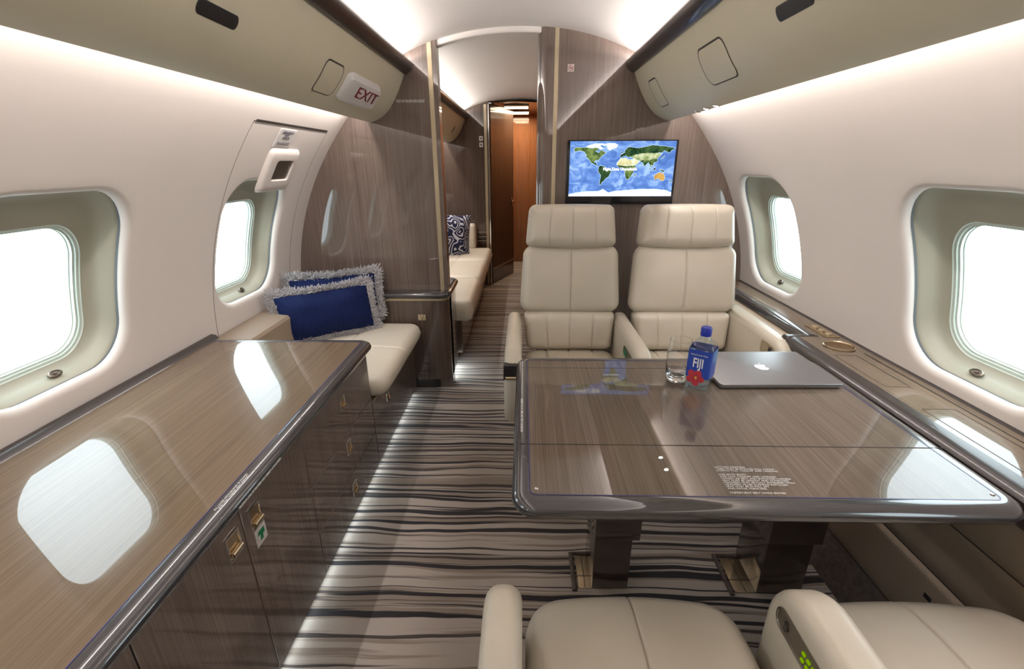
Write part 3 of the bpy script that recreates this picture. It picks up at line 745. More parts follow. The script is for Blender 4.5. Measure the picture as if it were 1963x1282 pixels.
extrude_poly(bm, [(XF+.0012, y, z) for y, z in P], (.0006, 0, 0)); obj('symbol', bm, 'green_print', st)

# ------------------------------------------------------------------ near divan (left) and its base
dv = empty('divan', (-.9, 2.1, 0), 'ivory leather divan seat between the left worktop and the wood partition', 'divan')
bm = B(); box(bm, -1.08, XF-.021, 1.722, 2.498, .03, .335); obj('base', bm, 'wood', dv)
front('drawer', dv, 1.725, 2.497, .035, .335)
dr = dv.children[-1]; latch(dr, 1.93, .265, .035, .045)
bm = B(); box(bm, XF-.02, XF+.001, 1.722, 2.498, .336, .345); obj('top_strip', bm, 'gold_strip', dv)
def dwarp(p): return p
bm = B(); cushion(bm, .66, .765, .115, .07, .045, 40, 44, gu=(.03,), gv=(-.02,), gd=.008, gw=.010, bulge=.012)
place(bm, (-.905, 2.115, .398), (1, 0, 0), (0, 1, 0)); obj('seat_cushion', bm, 'leather_white', dv, angle=80)
lg = empty('wall_ledge', (-1.2, 2.1, .45), 'taupe leather ledge along the wall behind the blue pillows', 'ledge')
bm = B(); P = [(-1.125, .44), (-1.125, .60), (-1.135, .612), (-1.27, .625), (-1.27, .44)]; ygrid(bm, P, [1.73, 2.55], close=True); obj('ledge_body', bm, 'panel', lg, angle=30)

# low cabinet under the partition
lc = empty('low_cabinet', (-.75, 2.6, 0), 'low dark veneered cabinet with rounded end below the wood partition', 'low cabinet')
Y0c, Y1c = 2.500, 2.86
pc = rrect(-1.14, -.425, Y0c, Y1c, .05, 8, (0, 1, 1, 0))
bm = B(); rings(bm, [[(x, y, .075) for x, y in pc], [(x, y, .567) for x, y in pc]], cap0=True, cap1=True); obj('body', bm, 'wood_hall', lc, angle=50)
pk = rrect(-1.08, -.50, Y0c+.04, Y1c-.04, .04, 6, (0, 1, 1, 0))
bm = B(); rings(bm, [[(x, y, .0) for x, y in pk], [(x, y, .08) for x, y in pk]], cap0=True, cap1=True); obj('plinth', bm, 'rim_brown', lc)
bm = B(); rings(bm, [[(x, y, z) for x, y in inset_poly(pc, d)] for d, z in ((.001, .567), (-.001, .568), (-.001, .580), (.001, .581))], cap0=True, cap1=True); obj('gold_band', bm, 'gold_strip', lc)
bm = B(); rings(bm, [[(x, y, z) for x, y in inset_poly(pc, d)] for d, z in ((.004, .581), (-.010, .584), (-.018, .592), (-.020, .602), (-.015, .612), (-.004, .617), (.02, .617))], cap0=True, cap1=True); obj('edge_band', bm, 'rim', lc, angle=60)
so = empty('power_outlet', (-.60, Y0c, .475), 'small cream power outlet on the low cabinet end beside the divan', 'power outlet')
bm = B(); box(bm, -.600, -.556, Y0c-.004, Y0c, .452, .486, .001, 1); obj('plate', bm, 'gold_strip', so)
for x in (-.586, -.570): 
    bm = B(); box(bm, x-.002, x+.002, Y0c-.0048, Y0c-.0035, .470, .479); obj('slot', bm, 'black', so)
bm = B(); box(bm, -.583, -.573, Y0c-.0048, Y0c-.0035, .459, .465, .0005, 1); obj('slot', bm, 'black', so)

# ------------------------------------------------------------------ pillows
def fringe(bm, w, h, n, ln, warp, seed):
    rnd = random.Random(seed); L = 2*(w+h)
    for i in range(n):
        t = rnd.random()*L
        if t < w: x, y, nx, ny = -w/2+t, -h/2, 0, -1
        elif t < w+h: x, y, nx, ny = w/2, -h/2+(t-w), 1, 0
        elif t < 2*w+h: x, y, nx, ny = w/2-(t-w-h), h/2, 0, 1
        else: x, y, nx, ny = -w/2, h/2-(t-2*w-h), -1, 0
        x -= nx*.006; y -= ny*.006
        p = V((x, y, rnd.uniform(-.004, .004))); a = V((nx+rnd.uniform(-.9, .9), ny+rnd.uniform(-.9, .9), rnd.uniform(-.9, .9))).normalized()
        c = V((rnd.uniform(-1, 1), rnd.uniform(-1, 1), rnd.uniform(-1, 1))).normalized(); l = ln*rnd.uniform(.6, 1.1)
        pts = [p, p+a*l*.5+c*l*.12, p+a*l+c*l*.4]; wd = V((a.y, -a.x, .4)).normalized()*.0021
        pts = [warp(q) if warp else q for q in pts]
        v = [bm.verts.new(q) for q in (pts[0]-wd, pts[0]+wd, pts[1]+wd, pts[2]+wd*.6, pts[2]-wd*.6, pts[1]-wd)]
        bm.faces.new((v[0], v[1], v[2], v[5])); bm.faces.new((v[5], v[2], v[3], v[4]))
def pillow(name, label, ctr_, xdir, ydir, w, h, t, m, fr=True, seed=1, pinch=.05):
    e = empty(name, ctr_, label, 'pillow')
    def warp(p):
        k = 1-pinch*(abs(2*p.x/w)**2)*0 ; u, v_ = 2*p.x/w, 2*p.y/h
        x = p.x*(1-pinch*(1-abs(v_)**2)*(u*u)*.6) if abs(u) > 0 else p.x
        y = p.y*(1-pinch*(1-abs(u)**2)*(v_*v_)*1.0)
        z = p.z*(1-.55*max(0, abs(u)-.55)/.45)*(1-.35*max(0, abs(v_)-.5)/.5) + .006*math.sin(7*u+seed)*math.cos(3*v_)
        return V((x, y, z-.012*(u*u)))
    bm = B(); cushion(bm, w, h, t, .018, min(w, h)*.42, 40, 30, bulge=.008, warp=warp)
    cz = origin(e)
    me_o = obj('cover', bm, m, None, angle=80, doubles=True)
    x = V(xdir).normalized(); y = V(ydir).normalized(); z = x.cross(y).normalized(); y = z.cross(x)
    RM = Matrix((x, y, z)).transposed().to_4x4()
    me_o.parent = e; me_o.matrix_local = RM
    if fr:
        bm = B(); fringe(bm, w, h, 6500, .042, warp, seed); f = obj('fringe', bm, 'fringe', None, smooth=False, doubles=False)
        f.parent = e; f.matrix_local = RM
    return e
pillow('pillow', 'front royal blue ribbed pillow with a grey and white fringe, leaning on the other', (-1.000, 2.225, .585), (.76, .60, .0), (-.16, .22, .95), .47, .235, .12, 'blue', seed=1)
pillow('pillow', 'rear blue pillow with a grey and white fringe, mostly hidden behind the front pillow', (-1.008, 2.372, .622), (.93, .36, .02), (-.05, .10, 1), .44, .235, .09, 'blue', seed=5)

# ------------------------------------------------------------------ seats
def arm_mesh(x0, x1, yb, yf, z0, z1, r=.10, round_=.028):
    """armrest slab in the yz plane with a big rounded front upper corner; yf = front end"""
    sg = 1 if yf > yb else -1; P = [(yb, z0), (yb, z1)]
    for i in range(9): a = pi/2*i/8; P.append((yf-sg*r+sg*r*math.sin(a), z1-r+r*math.cos(a)))
    P.append((yf, z0+.02)); P.append((yf-sg*.02, z0))
    if sg < 0: P = P[::-1]
    # orientation for inset: make ccw
    A = sum(P[i][0]*P[(i+1) % len(P)][1]-P[(i+1) % len(P)][0]*P[i][1] for i in range(len(P)))
    if A < 0: P = P[::-1]
    bm = B(); L = []
    for i in range(7):
        a = pi/2*i/6; L.append([(x0+round_*(1-math.cos(a)), y, z) for y, z in inset_poly(P, round_*(1-math.sin(a)))])
    L2 = [[(x0+x1-x, y, z) for x, y, z in q] for q in L[::-1]]
    rings(bm, L+L2, cap0=True, cap1=True)
    return bm
def seat(loc, face, label, w, arms, group, recl=.16, seat_z=.47, flutes=True, depth=.52, armz=.62, arm_front=.0, head=True, hb=.66):
    """face=-1 looks aft (towards the camera), +1 looks forward; loc = centre of the seat's back foot at floor level"""
    x0, y0, _ = loc; f = face
    t = empty('club_seat', loc, label, 'armchair', group)
    bm = B(); box(bm, x0-w*.36, x0+w*.36, min(y0, y0+f*depth*.8), max(y0, y0+f*depth*.8), 0, .20, .03, 3); obj('pedestal', bm, 'panel', t)
    bm = B(); box(bm, x0-w/2+.004, x0+w/2-.004, min(y0+f*.0, y0+f*(depth-.03)), max(y0, y0+f*(depth-.03)), .19, seat_z-.085, .02, 3); obj('seat_frame', bm, 'leather_tan', t)
    gu = tuple(w*q for q in (-.25, 0, .25)) if flutes else (0,)
    def sw(p):   # rounded front edge: bows forward
        u = 2*p.x/w; return V((p.x, p.y+.035*(1-u*u)*max(0, p.y/depth+.2), p.z-.02*max(0, (2*p.y/depth-.55)/.45)**2))
    bm = B(); cushion(bm, w-.006, depth, .13, .07, .05, 46, 40, gu=gu, gd=.007, gw=.007 if flutes else .004, bulge=.014, warp=sw)
    place(bm, (x0, y0+f*depth/2+f*.02, seat_z-.062), (f, 0, 0), (0, f, 0)); obj('seat_cushion', bm, 'leather', t, angle=80)
    # backrest, leaning back
    d = V((0, -f*recl, 1)).normalized(); xd = V((-f, 0, 0)) if f < 0 else V((-1, 0, 0))
    xd = V((1, 0, 0)) if f < 0 else V((-1, 0, 0))
    z_lum = seat_z-.01; base_ = V((x0, y0+f*.03-(.05 if f > 0 else 0), z_lum))
    def bw(tp, bt, h, tk=0.0):
        def g(p):
            v = p.y/h+.5; k = bt+(tp-bt)*v; u = 2*p.x/w
            return V((p.x*k, p.y-.010*(1-u*u)*(.6-v), p.z+.012*u*u))
        return g
    h1 = .185
    bm = B(); cushion(bm, w-.01, h1, .13, .03, .035, 46, 20, gu=tuple(w*q for q in (-.25, 0, .25)), gd=.006, gw=.006, bulge=.006, warp=bw(1, .93, h1))
    place(bm, base_+d*(h1/2), xd, d); obj('lumbar_cushion', bm, 'leather', t, angle=80)
    h2 = .31
    bm = B(); cushion(bm, w+.012, h2, .135, .05, .04, 46, 40, gu=(0,), gd=.006, gw=.006, bulge=.022, warp=bw(.955, 1.035, h2))
    place(bm, base_+d*(h1+h2/2-.006), xd, d); obj('backrest', bm, 'leather', t, angle=80)
    h3 = .185
    def hw(p):
        v = p.y/h3+.5; u = 2*p.x/w; k = .99-.08*v
        return V((p.x*k, p.y-.012*(1-u*u)*(1 if v < .5 else -.3)*abs(2*v-1), p.z-.02*u*u*u*u))
    bm = B(); cushion(bm, w*.955, h3, .15, .03, .045, 46, 24, gu=(-w*.24, 0, w*.24), gd=.004, gw=.004, bulge=.012, warp=hw)
    place(bm, base_+d*(h1+h2+h3/2-.010)-d.cross(xd)*0+V((0, f*.02, 0)), xd, d); obj('headrest', bm, 'leather', t, angle=80)
    # shell behind
    bm = B(); box(bm, x0-w*.40, x0+w*.40, -.02, .02, 0, h1+h2+h3*.9, .015, 3)
    for v in bm.verts: v.co = V((v.co.x, base_.y+d.y*v.co.z-f*.075+v.co.y, base_.z+d.z*v.co.z-.02)) 
    obj('back_shell', bm, 'leather_tan', t)
    for (ax0, ax1, kind) in arms:
        az = armz+(.038 if kind == 'window' else 0)
        bm = arm_mesh(ax0, ax1, y0-f*.02, y0+f*(depth+arm_front), .33, az); ar = obj('armrest', bm, 'leather', t, angle=60)
        inner = ax1 if kind in ('aisle',) else ax0
        if kind == 'aisle':
            yf = y0+f*(depth+arm_front)
            if f < 0:
                bm = B(); box(bm, ax0-.001, ax1-.018, yf+f*.002, yf-f*.03, .525, .585, .002, 1); rc = obj('control_recess', bm, 'black', ar)
                bm = B(); tube(bm, [(ax0+.006, yf+f*.004, .535), (ax1-.022, yf+f*.004, .535)], .006); obj('release_lever', bm, 'brass', rc)
        elif kind == 'centre':
            # control panel on the side face
            xs_ = ax0-.0005; yc_ = y0+f*(depth-.16 if f < 0 else depth-.17); zc_ = armz-.065
            P = rrect(yc_-.075, yc_+.075, zc_-.022, zc_+.022, .02, 6)
            bm = B(); rings(bm, [[(xs_+.002, y, z) for y, z in P], [(xs_-.002, y, z) for y, z in P], [(xs_-.0025, y, z) for y, z in inset_poly(P, .003)], [(xs_-.001, y, z) for y, z in inset_poly(P, .0045)]], cap1=True); cp = obj('control_panel', bm, 'pewter', ar)
            for k in range(5):
                for zz in (-.008, .006):
                    bm = B(); box(bm, xs_-.004, xs_-.0005, yc_-f*.062+f*.013*k-.004, yc_-f*.062+f*.013*k+.004, zc_+zz-.003, zc_+zz+.003, .001, 1); obj('button', bm, 'led_green' if f > 0 else 'green_print', cp)
            if f > 0: text('symbol', 'S', (xs_-.003, yc_+.042, zc_), (0, -1, 0), (0, 0, 1), .03, 'black', cp, .0003, 'CENTER')
        else:
            xs_ = ax0-.0005; yc_ = y0+f*(depth-.115); zc_ = az-.055
            P = rrect(yc_-.05, yc_+.05, zc_-.028, zc_+.028, .01, 5)
            bm = B(); rings(bm, [[(xs_+.002, y, z) for y, z in P], [(xs_-.0015, y, z) for y, z in P], [(xs_-.002, y, z) for y, z in inset_poly(P, .003)], [(xs_-.0005, y, z) for y, z in inset_poly(P, .0045)]], cap1=True); cp = obj('control_panel', bm, 'gold_strip', ar)
            bm = B(); box(bm, xs_-.004, xs_, yc_-.035, yc_-.012, zc_-.018, zc_+.018, .002, 1); obj('switch', bm, 'black', cp)
    return t
seat((.221, 2.10, 0), -1, 'cream leather club seat on the aisle, facing the table below the screen left edge', .442, ((-.070, -.002, 'aisle'), (.430, .500, 'centre')), 'cream leather club seats', seat_z=.47, armz=.625)
seat((.742, 2.10, 0), -1, 'cream leather club seat by the window, in front of the wood bulkhead and screen', .470, ((.962, 1.042, 'window'),), 'cream leather club seats', seat_z=.47, armz=.625, depth=.52)
seat((.230, .0, 0), 1, 'cream leather club seat at the bottom centre, its smooth cushion facing the table', .448, ((-.066, .002, 'aisle'), (.468, .555, 'centre')), 'cream leather club seats', flutes=False, armz=.60, depth=.715, seat_z=.455, arm_front=-.052, recl=.25)
seat((.800, .0, 0), 1, 'cream leather club seat cut off at the bottom right corner, beside the side panel', .495, (), 'cream leather club seats', flutes=False, armz=.60, depth=.715, seat_z=.455, recl=.25)

# ------------------------------------------------------------------ table
tb = empty('table', (.48, 1.08, 0), 'glossy brown veneer dining table with a dark rim and two block legs', 'table')
ZB = .68; TO = rrect(-.020, .979, .712, 1.452, .05, 8)
def TL(d, z): return [(x, y, z) for x, y in inset_poly(TO, d)]
bm = B(); rings(bm, [TL(.036, ZB)], cap1=True); obj('table_top', bm, 'table', tb)
bm = B(); rings(bm, [TL(.036, ZB), TL(.030, ZB+.0008), TL(.016, ZB-.0005), TL(.007, ZB-.005), TL(.001, ZB-.013), TL(.0, ZB-.022), TL(.004, ZB-.031), TL(.012, ZB-.036), TL(.05, ZB-.037)], cap1=True); obj('edge_band', bm, 'rim', tb, angle=60)
bm = B(); rings(bm, [TL(.0355, ZB+.0005), TL(.0375, ZB+.0005)]); obj('inlay_line', bm, 'blue_line', tb)
for y in (.924,):
    bm = B(); box(bm, -.004, .970, y-.0008, y+.0008, ZB-.002, ZB+.0009); obj('leaf_joint', bm, 'seam', tb)
bm = B(); box(bm, .0, .60, 1.354, 1.355, ZB-.002, ZB+.0006); obj('leaf_joint', bm, 'rim_brown', tb)
for (x, y) in ((.030, .765), (.935, .765)):
    bm = B(); lathe(bm, [(.004, ZB), (.004, ZB+.0015), (.002, ZB+.002)], x, y, 14); obj('stud', bm, 'chrome', tb)
lines = ['LATCHED POSITION', 'TABLE MUST BE STOWED FULL DOWN', 'DURING TAXI, TAKEOFF AND LANDING', '', 'FOR BOTH SEATS', 'FOR TAXI, TAKEOFF AND LANDING', 'FASTEN LAP BELT AND SHOULDER HARNESS',
         'SEAT MUST BE UPRIGHT AND OUTBOARD', 'HEADREST MUST BE FULLY EXTENDED WITH', 'HEADREST FILLER CUSHION INSTALLED', 'SEAT MUST BE IN FULL AFT', 'AND SWIVEL FORWARD', '', 'FASTEN SEAT BELT WHILE SEATED']
text('lettering', '\n'.join(lines), (.417, .801, ZB+.0011), (1, 0, 0), (0, 1, 0), .0066, 'white_print', tb, .0001, 'LEFT', spacing=.965, sx=1.08)
text('lettering', 'MAXIMUM LOAD ON TABLE AS PLACARDED', (.000, 1.06, ZB+.0005), (0, 1, 0), (-1, 0, 0), .0085, 'white_print', tb, .0002, 'CENTER')
def leg(xa, xb, y0, y1):
    g = B(); box(g, xa, xb, y0, y1, 0, .22, .004, 2); lgm = obj('leg', g, 'leg_gloss', tb)
    g = B(); box(g, xa-.002, xb+.022, y0-.004, y1+.004, .205, ZB-.036, .004, 2); obj('sleeve', g, 'leg_gloss', lgm)
    return lgm
leg(.228, .345, 1.118, 1.27); leg(.756, .897, 1.112, 1.27)
bm = B(); box(bm, .1, .93, .98, 1.30, ZB-.060, ZB-.037, .004, 2); obj('underframe', bm, 'rim_brown', tb)
for k, (xa, xb, ya, yb) in enumerate(((.186, .232, 1.118, 1.245), (.688, .760, 1.112, 1.245))):
    t = empty('floor_plate', ((xa+xb)/2, (ya+yb)/2, 0), ('small polished brass floor plate beside the left table leg', 'larger polished brass floor plate beside the right table leg')[k], 'floor plate')
    bm = B(); box(bm, xa, xb, ya, yb, .0, .004, .001, 1); obj('plate', bm, 'brass', t)
    bm = B(); box(bm, (xa+xb)/2-.001, (xa+xb)/2+.001, ya, yb, .004, .0046); box(bm, xa, xb, ya+.045, ya+.047, .004, .0046); obj('joint_lines', bm, 'black', t)
    bm = B(); tube(bm, [(xa-.012, ya-.012, .004), (xa-.012, yb+.012, .004), (xb, yb+.012, .004)], .008); obj('carpet_binding', bm, 'dado', t)

# ---- tumbler
gl = empty('tumbler', (.468, 1.272, ZB), 'empty clear glass tumbler standing left of the water bottle', 'glass')
prof = [(.0005, ZB+.001), (.024, ZB+.001), (.029, ZB+.006), (.033, ZB+.025), (.0355, ZB+.05), (.0355, ZB+.075), (.033, ZB+.11), (.031, ZB+.132)]
inner_ = [(.030, ZB+.132), (.0325, ZB+.11), (.0348, ZB+.075), (.0348, ZB+.05), (.0315, ZB+.027), (.025, ZB+.018), (.0005, ZB+.016)]
bm = B(); lathe(bm, prof+inner_, .468, 1.272, 48, False); obj('bowl', bm, 'thick_glass', gl, angle=70)
# ---- bottle (square section with rounded corners), turned a little
bt = empty('water_bottle', (.520, 1.232, ZB), 'clear plastic water bottle with blue cap and a blue label with a red flower', 'bottle')
def sq(hw, r, z, ang=math.radians(-36)):
    out = []
    for x, y in rrect(-hw, hw, -hw, hw, r, 5): out.append((.520+x*math.cos(ang)-y*math.sin(ang), 1.232+x*math.sin(ang)+y*math.cos(ang), z))
    return out
shape = [(.022, .008, .001), (.030, .009, .003), (.0335, .010, .010), (.0335, .010, .040), (.0333, .010, .100), (.0335, .010, .124), (.029, .011, .136), (.018, .0120, .148), (.0135, .0130, .156), (.0130, .0128, .164)]
bm = B(); rings(bm, [sq(a, r, ZB+z) for a, r, z in shape], cap0=True, cap1=True); obj('bottle_body', bm, 'clear', bt, angle=50)
bm = B(); lathe(bm, [(.0145, ZB+.160), (.0150, ZB+.162), (.0150, ZB+.181), (.0135, ZB+.185)], .520, 1.232, 28); 
M['cap_blue'] = plain('blue_cap_plastic', (.012, .03, .36), .35); M['label_blue'] = plain('blue_bottle_label', (.02, .06, .36), .3); M['label_sky'] = plain('light_blue_bottle_label', (.05, .19, .45), .3)
M['petal'] = plain('red_flower_print', (.42, .03, .05), .5); M['pistil'] = plain('yellow_flower_print', (.6, .35, .05), .5)
obj('cap', bm, 'cap_blue', bt)
ang = math.radians(-36); ex_, ey_ = V((math.cos(ang), math.sin(ang), 0)), V((-math.sin(ang), math.cos(ang), 0)); bc = V((.520, 1.232, ZB))
def bface(axis, u, z, d=.0312):     # axis 0: face towards camera (-ey), axis 1: right face (+ex), axis 2: left face
    if axis == 0: return bc-ey_*d+ex_*u+V((0, 0, z))
    if axis == 1: return bc+ex_*d+ey_*u+V((0, 0, z))
    return bc-ex_*d-ey_*u+V((0, 0, z))
bm = B()
L = [sq(.0339, .0103, ZB+.040), sq(.0339, .0103, ZB+.118), sq(.0339, .0103, ZB+.124)]
Ls = [[p for k, p in enumerate(q)] for q in L]
rings(bm, Ls); lab = obj('label_wrap', bm, 'label_blue', bt, angle=50)
bm = B(); quad(bm, [bface(1, -.020, .085, .0342), bface(1, .022, .085, .0342), bface(1, .022, .123, .0342), bface(1, -.020, .123, .0342)]); obj('sky_panel', bm, 'label_sky', lab)
bm = B(); P = []
for k_ in range(60):
    a_ = 2*pi*k_/60; rr = .026*(.55+.45*abs(math.cos(2.5*a_+.4))**.6); P.append(bface(0, max(-.0305, min(.0265, -.004+rr*math.cos(a_))), .040+rr*math.sin(a_), .0345))
bm.faces.new([bm.verts.new(p) for p in P])
fp = obj('flower_panel', bm, 'petal', bt)
bm = B(); P = [bface(0, -.002+.004*math.cos(a), .040+.005*math.sin(a), .0350) for a in [2*pi*i/12 for i in range(12)]]; bm.faces.new([bm.verts.new(p) for p in P]); obj('pistil', bm, 'pistil', fp)
M['petal_dark'] = plain('deep_red_flower_print', (.16, .008, .015), .5)
for k in range(5):
    a0 = 2*pi*k/5+.3; bm = B(); P = [bface(0, -.002+(.004+.003*i)*math.cos(a0)+.0008*math.sin(a0)*(1 if j else -1), .040+(.004+.003*i)*math.sin(a0)-.0008*math.cos(a0)*(1 if j else -1), .0348) for j, rg in ((0, range(4)), (1, range(3, -1, -1))) for i in rg]
    bm.faces.new([bm.verts.new(p) for p in P]); obj('petal_vein', bm, 'petal_dark', fp)
text('lettering', 'FIJI', bface(0, -.001, .084, .0344), ex_, (0, 0, 1), .040, 'white_print', bt, .0002, 'CENTER', sx=.62, bold=.0006)
text('lettering', 'Natural Artesian Water', bface(0, 0, .110, .0344), ex_, (0, 0, 1), .006, 'white_print', bt, .0001, 'CENTER', sx=.8)
# ---- laptop
lt = empty('laptop', (.752, 1.338, ZB), 'closed grey aluminium laptop lying on the table right of the bottle', 'laptop')
def rot(P, a=math.radians(1.2), c0=(.752, 1.338)): return [(c0[0]+(x)*math.cos(a)-(y)*math.sin(a), c0[1]+x*math.sin(a)+y*math.cos(a)) for x, y in P]
LO = rrect(-.180, .180, -.124, .124, .012, 6)
def LL(d, z): return [(x, y, z) for x, y in rot(inset_poly(LO, d))]
bm = B(); rings(bm, [LL(.010, ZB+.0015), LL(.002, ZB+.004), LL(0, ZB+.009), LL(0, ZB+.0115)], cap0=True, cap1=True); obj('base', bm, 'alu', lt, angle=50)
bm = B(); rings(bm, [LL(.0015, ZB+.0112), LL(.0015, ZB+.0128)]); obj('gap', bm, 'alu_dark', lt)
bm = B(); rings(bm, [LL(0, ZB+.0126), LL(0, ZB+.0150), LL(.001, ZB+.0162), LL(.003, ZB+.0166)], cap0=True, cap1=True); lid = obj('lid', bm, 'alu', lt, angle=30)
M['logo'] = plain('polished_logo', (.85, .85, .86), .3)
A_ = [(0, -.024), (-.006, -.0255), (-.013, -.020), (-.019, -.009), (-.020, .003), (-.016, .012), (-.009, .0155), (0, .0125), (.008, .0155), (.014, .013), (.0175, .009), (.0125, .004), (.0115, -.003), (.014, -.009), (.0185, -.012), (.014, -.020), (.007, -.0255)]
bm = B(); bm.faces.new([bm.verts.new((x, y, ZB+.0168)) for x, y in rot(A_)[::-1]])
bm.faces.new([bm.verts.new((x, y, ZB+.0168)) for x, y in rot([(.001, .0175), (.002, .0225), (.0075, .0275), (.0075, .0225)])]); obj('logo', bm, 'logo', lid)
for (fx, fy) in ((-.15, -.1), (.15, -.1), (-.15, .1), (.15, .1)):
    px, py = rot([(fx, fy)])[0]; bm = B(); lathe(bm, [(.006, ZB), (.006, ZB+.002)], px, py, 12); obj('foot', bm, 'black', lt)

# ------------------------------------------------------------------ screen with the world map
tv = empty('television', (.51, YB, 1.25), 'wall-mounted flat screen showing a world map, on the wood bulkhead', 'television')
TX0, TX1, TZ0, TZ1 = .226, .790, 1.093, 1.408
bm = B(); box(bm, TX0, TX1, YB-.018, YB+.001, TZ0, TZ1, .002, 1); obj('bezel', bm, 'black_gloss', tv)
SX0, SX1, SZ0, SZ1 = .240, .778, 1.133, 1.402
ys = YB-.0185
bm = B(); quad(bm, [(SX0, ys, SZ0), (SX1, ys, SZ0), (SX1, ys, SZ1), (SX0, ys, SZ1)]); scr = obj('screen', bm, 'ocean', tv)
def ll(lon, lat): return (SX0+(lon+180)/360*(SX1-SX0), SZ0+(lat+90)/180*(SZ1-SZ0))
LAND = {
 'north_america': ('green', [(-168, 66), (-156, 71), (-140, 70), (-125, 70), (-110, 68), (-95, 69), (-82, 68), (-85, 60), (-94, 58), (-82, 52), (-79, 54), (-77, 61), (-66, 58), (-56, 52), (-65, 47), (-70, 43), (-75, 38), (-81, 31), (-80, 25), (-84, 30), (-94, 29), (-97, 22), (-90, 21), (-87, 16), (-83, 9), (-90, 14), (-105, 20), (-112, 29), (-117, 33), (-124, 40), (-124, 48), (-133, 57), (-150, 60), (-162, 56), (-165, 61)]),
 'arctic_canada': ('ice', [(-125, 74), (-110, 78), (-90, 82), (-65, 82), (-80, 75), (-66, 66), (-75, 64), (-92, 72), (-105, 69), (-118, 70)]),
 'greenland': ('ice', [(-72, 78), (-55, 82), (-30, 83), (-18, 78), (-22, 70), (-38, 65), (-44, 60), (-52, 66), (-56, 75)]),
 'south_america': ('taiga', [(-78, 8), (-72, 12), (-60, 9), (-51, 4), (-44, -2), (-35, -6), (-39, -15), (-42, -23), (-50, -28), (-57, -36), (-64, -42), (-69, -52), (-74, -50), (-73, -38), (-70, -20), (-77, -12), (-81, -4)]),
 'africa_north': ('sand', [(-17, 21), (-10, 30), (-5, 35), (10, 37), (20, 32), (33, 31), (37, 21), (43, 12), (36, 11), (10, 11), (-16, 13)]),
 'africa_south': ('green', [(-17, 14), (-8, 5), (8, 4), (10, -2), (13, -15), (17, -30), (20, -35), (28, -32), (35, -22), (40, -12), (42, 0), (51, 11), (43, 12), (36, 11), (10, 11)]),
 'madagascar': ('green', [(44, -24), (49, -13), (50, -17), (47, -25)]),
 'arabia': ('sand', [(35, 30), (40, 36), (50, 30), (60, 24), (52, 16), (43, 13), (38, 21)]),
 'europe_siberia': ('taiga', [(-9, 43), (0, 49), (8, 54), (6, 60), (15, 69), (28, 71), (45, 68), (68, 70), (100, 77), (140, 73), (178, 68), (165, 60), (157, 52), (142, 60), (135, 54), (110, 50), (70, 50), (45, 47), (28, 41), (20, 38), (12, 44), (3, 42), (-6, 37)]),
 'central_asia': ('steppe', [(28, 41), (45, 47), (70, 52), (110, 52), (135, 50), (125, 40), (120, 34), (105, 33), (90, 28), (73, 30), (61, 26), (50, 30), (40, 36), (28, 37)]),
 'india_china': ('green', [(61, 26), (73, 30), (90, 28), (105, 33), (120, 34), (121, 26), (108, 19), (107, 10), (100, 13), (103, 2), (98, 10), (91, 22), (80, 12), (77, 8), (72, 20)]),
 'britain': ('green', [(-5, 50), (1, 52), (-3, 58), (-6, 56)]), 'japan': ('green', [(131, 32), (140, 36), (144, 43), (138, 38)]),
 'borneo': ('taiga', [(109, 1), (117, 6), (117, -3), (110, -3)]), 'sumatra': ('taiga', [(95, 5), (105, -5), (103, -5), (96, 2)]), 'new_guinea': ('taiga', [(131, -1), (145, -4), (150, -10), (140, -8)]),
 'australia': ('ochre', [(114, -22), (122, -17), (130, -12), (136, -12), (141, -17), (143, -11), (149, -20), (153, -28), (149, -38), (140, -38), (131, -31), (116, -35)]),
 'new_zealand': ('green', [(168, -46), (178, -38), (174, -35), (171, -42)]),
 'antarctica': ('ice', [(-180, -90), (180, -90), (180, -78), (160, -70), (120, -66), (60, -67), (20, -70), (-20, -73), (-40, -78), (-60, -66), (-75, -73), (-120, -74), (-155, -78), (-180, -84)]),
}
from mathutils.geometry import tessellate_polygon
for nm, (mt, pts) in LAND.items():
    rnd = random.Random(len(nm)*7+len(pts)); fine = []
    for i in range(len(pts)):
        a, b_ = V(pts[i]), V(pts[(i+1) % len(pts)]); n = max(1, int((b_-a).length/4))
        for k in range(n):
            q = a+(b_-a)*(k/n)
            if k or n == 1: q = q+V((rnd.uniform(-1, 1), rnd.uniform(-1, 1)))*(1.1 if nm != 'antarctica' else .5)
            fine.append((max(-180, min(180, q.x)), max(-90, min(90, q.y))))
    for (mm, d, grow) in ((mt, .0009, 0), ('coast', .0005, 1)):
        P = [ll(*p) for p in fine]
        if grow:
            if sum(P[i][0]*P[(i+1) % len(P)][1]-P[(i+1) % len(P)][0]*P[i][1] for i in range(len(P))) < 0: P = P[::-1]
            P = [(min(SX1, max(SX0, x)), min(SZ1, max(SZ0, z))) for x, z in inset_poly(P, -.0016)]
        bm = B(); vs_ = [bm.verts.new((x, ys-d, z)) for x, z in P]
        for tr in tessellate_polygon([[V((x, z, 0)) for x, z in P]]):
            try: bm.faces.new([vs_[k] for k in tr])
            except ValueError: pass
        obj('land_mass' if not grow else 'coastline', bm, mm, scr, smooth=False, doubles=False)
text('lettering', 'Flight Data Unavailable', ((SX0+SX1)/2-.008, ys-.0014, SZ0+(SZ1-SZ0)*.50), (1, 0, 0), (0, 0, 1), .019, 'screen_text', scr, .0001, 'CENTER', bold=.0006)

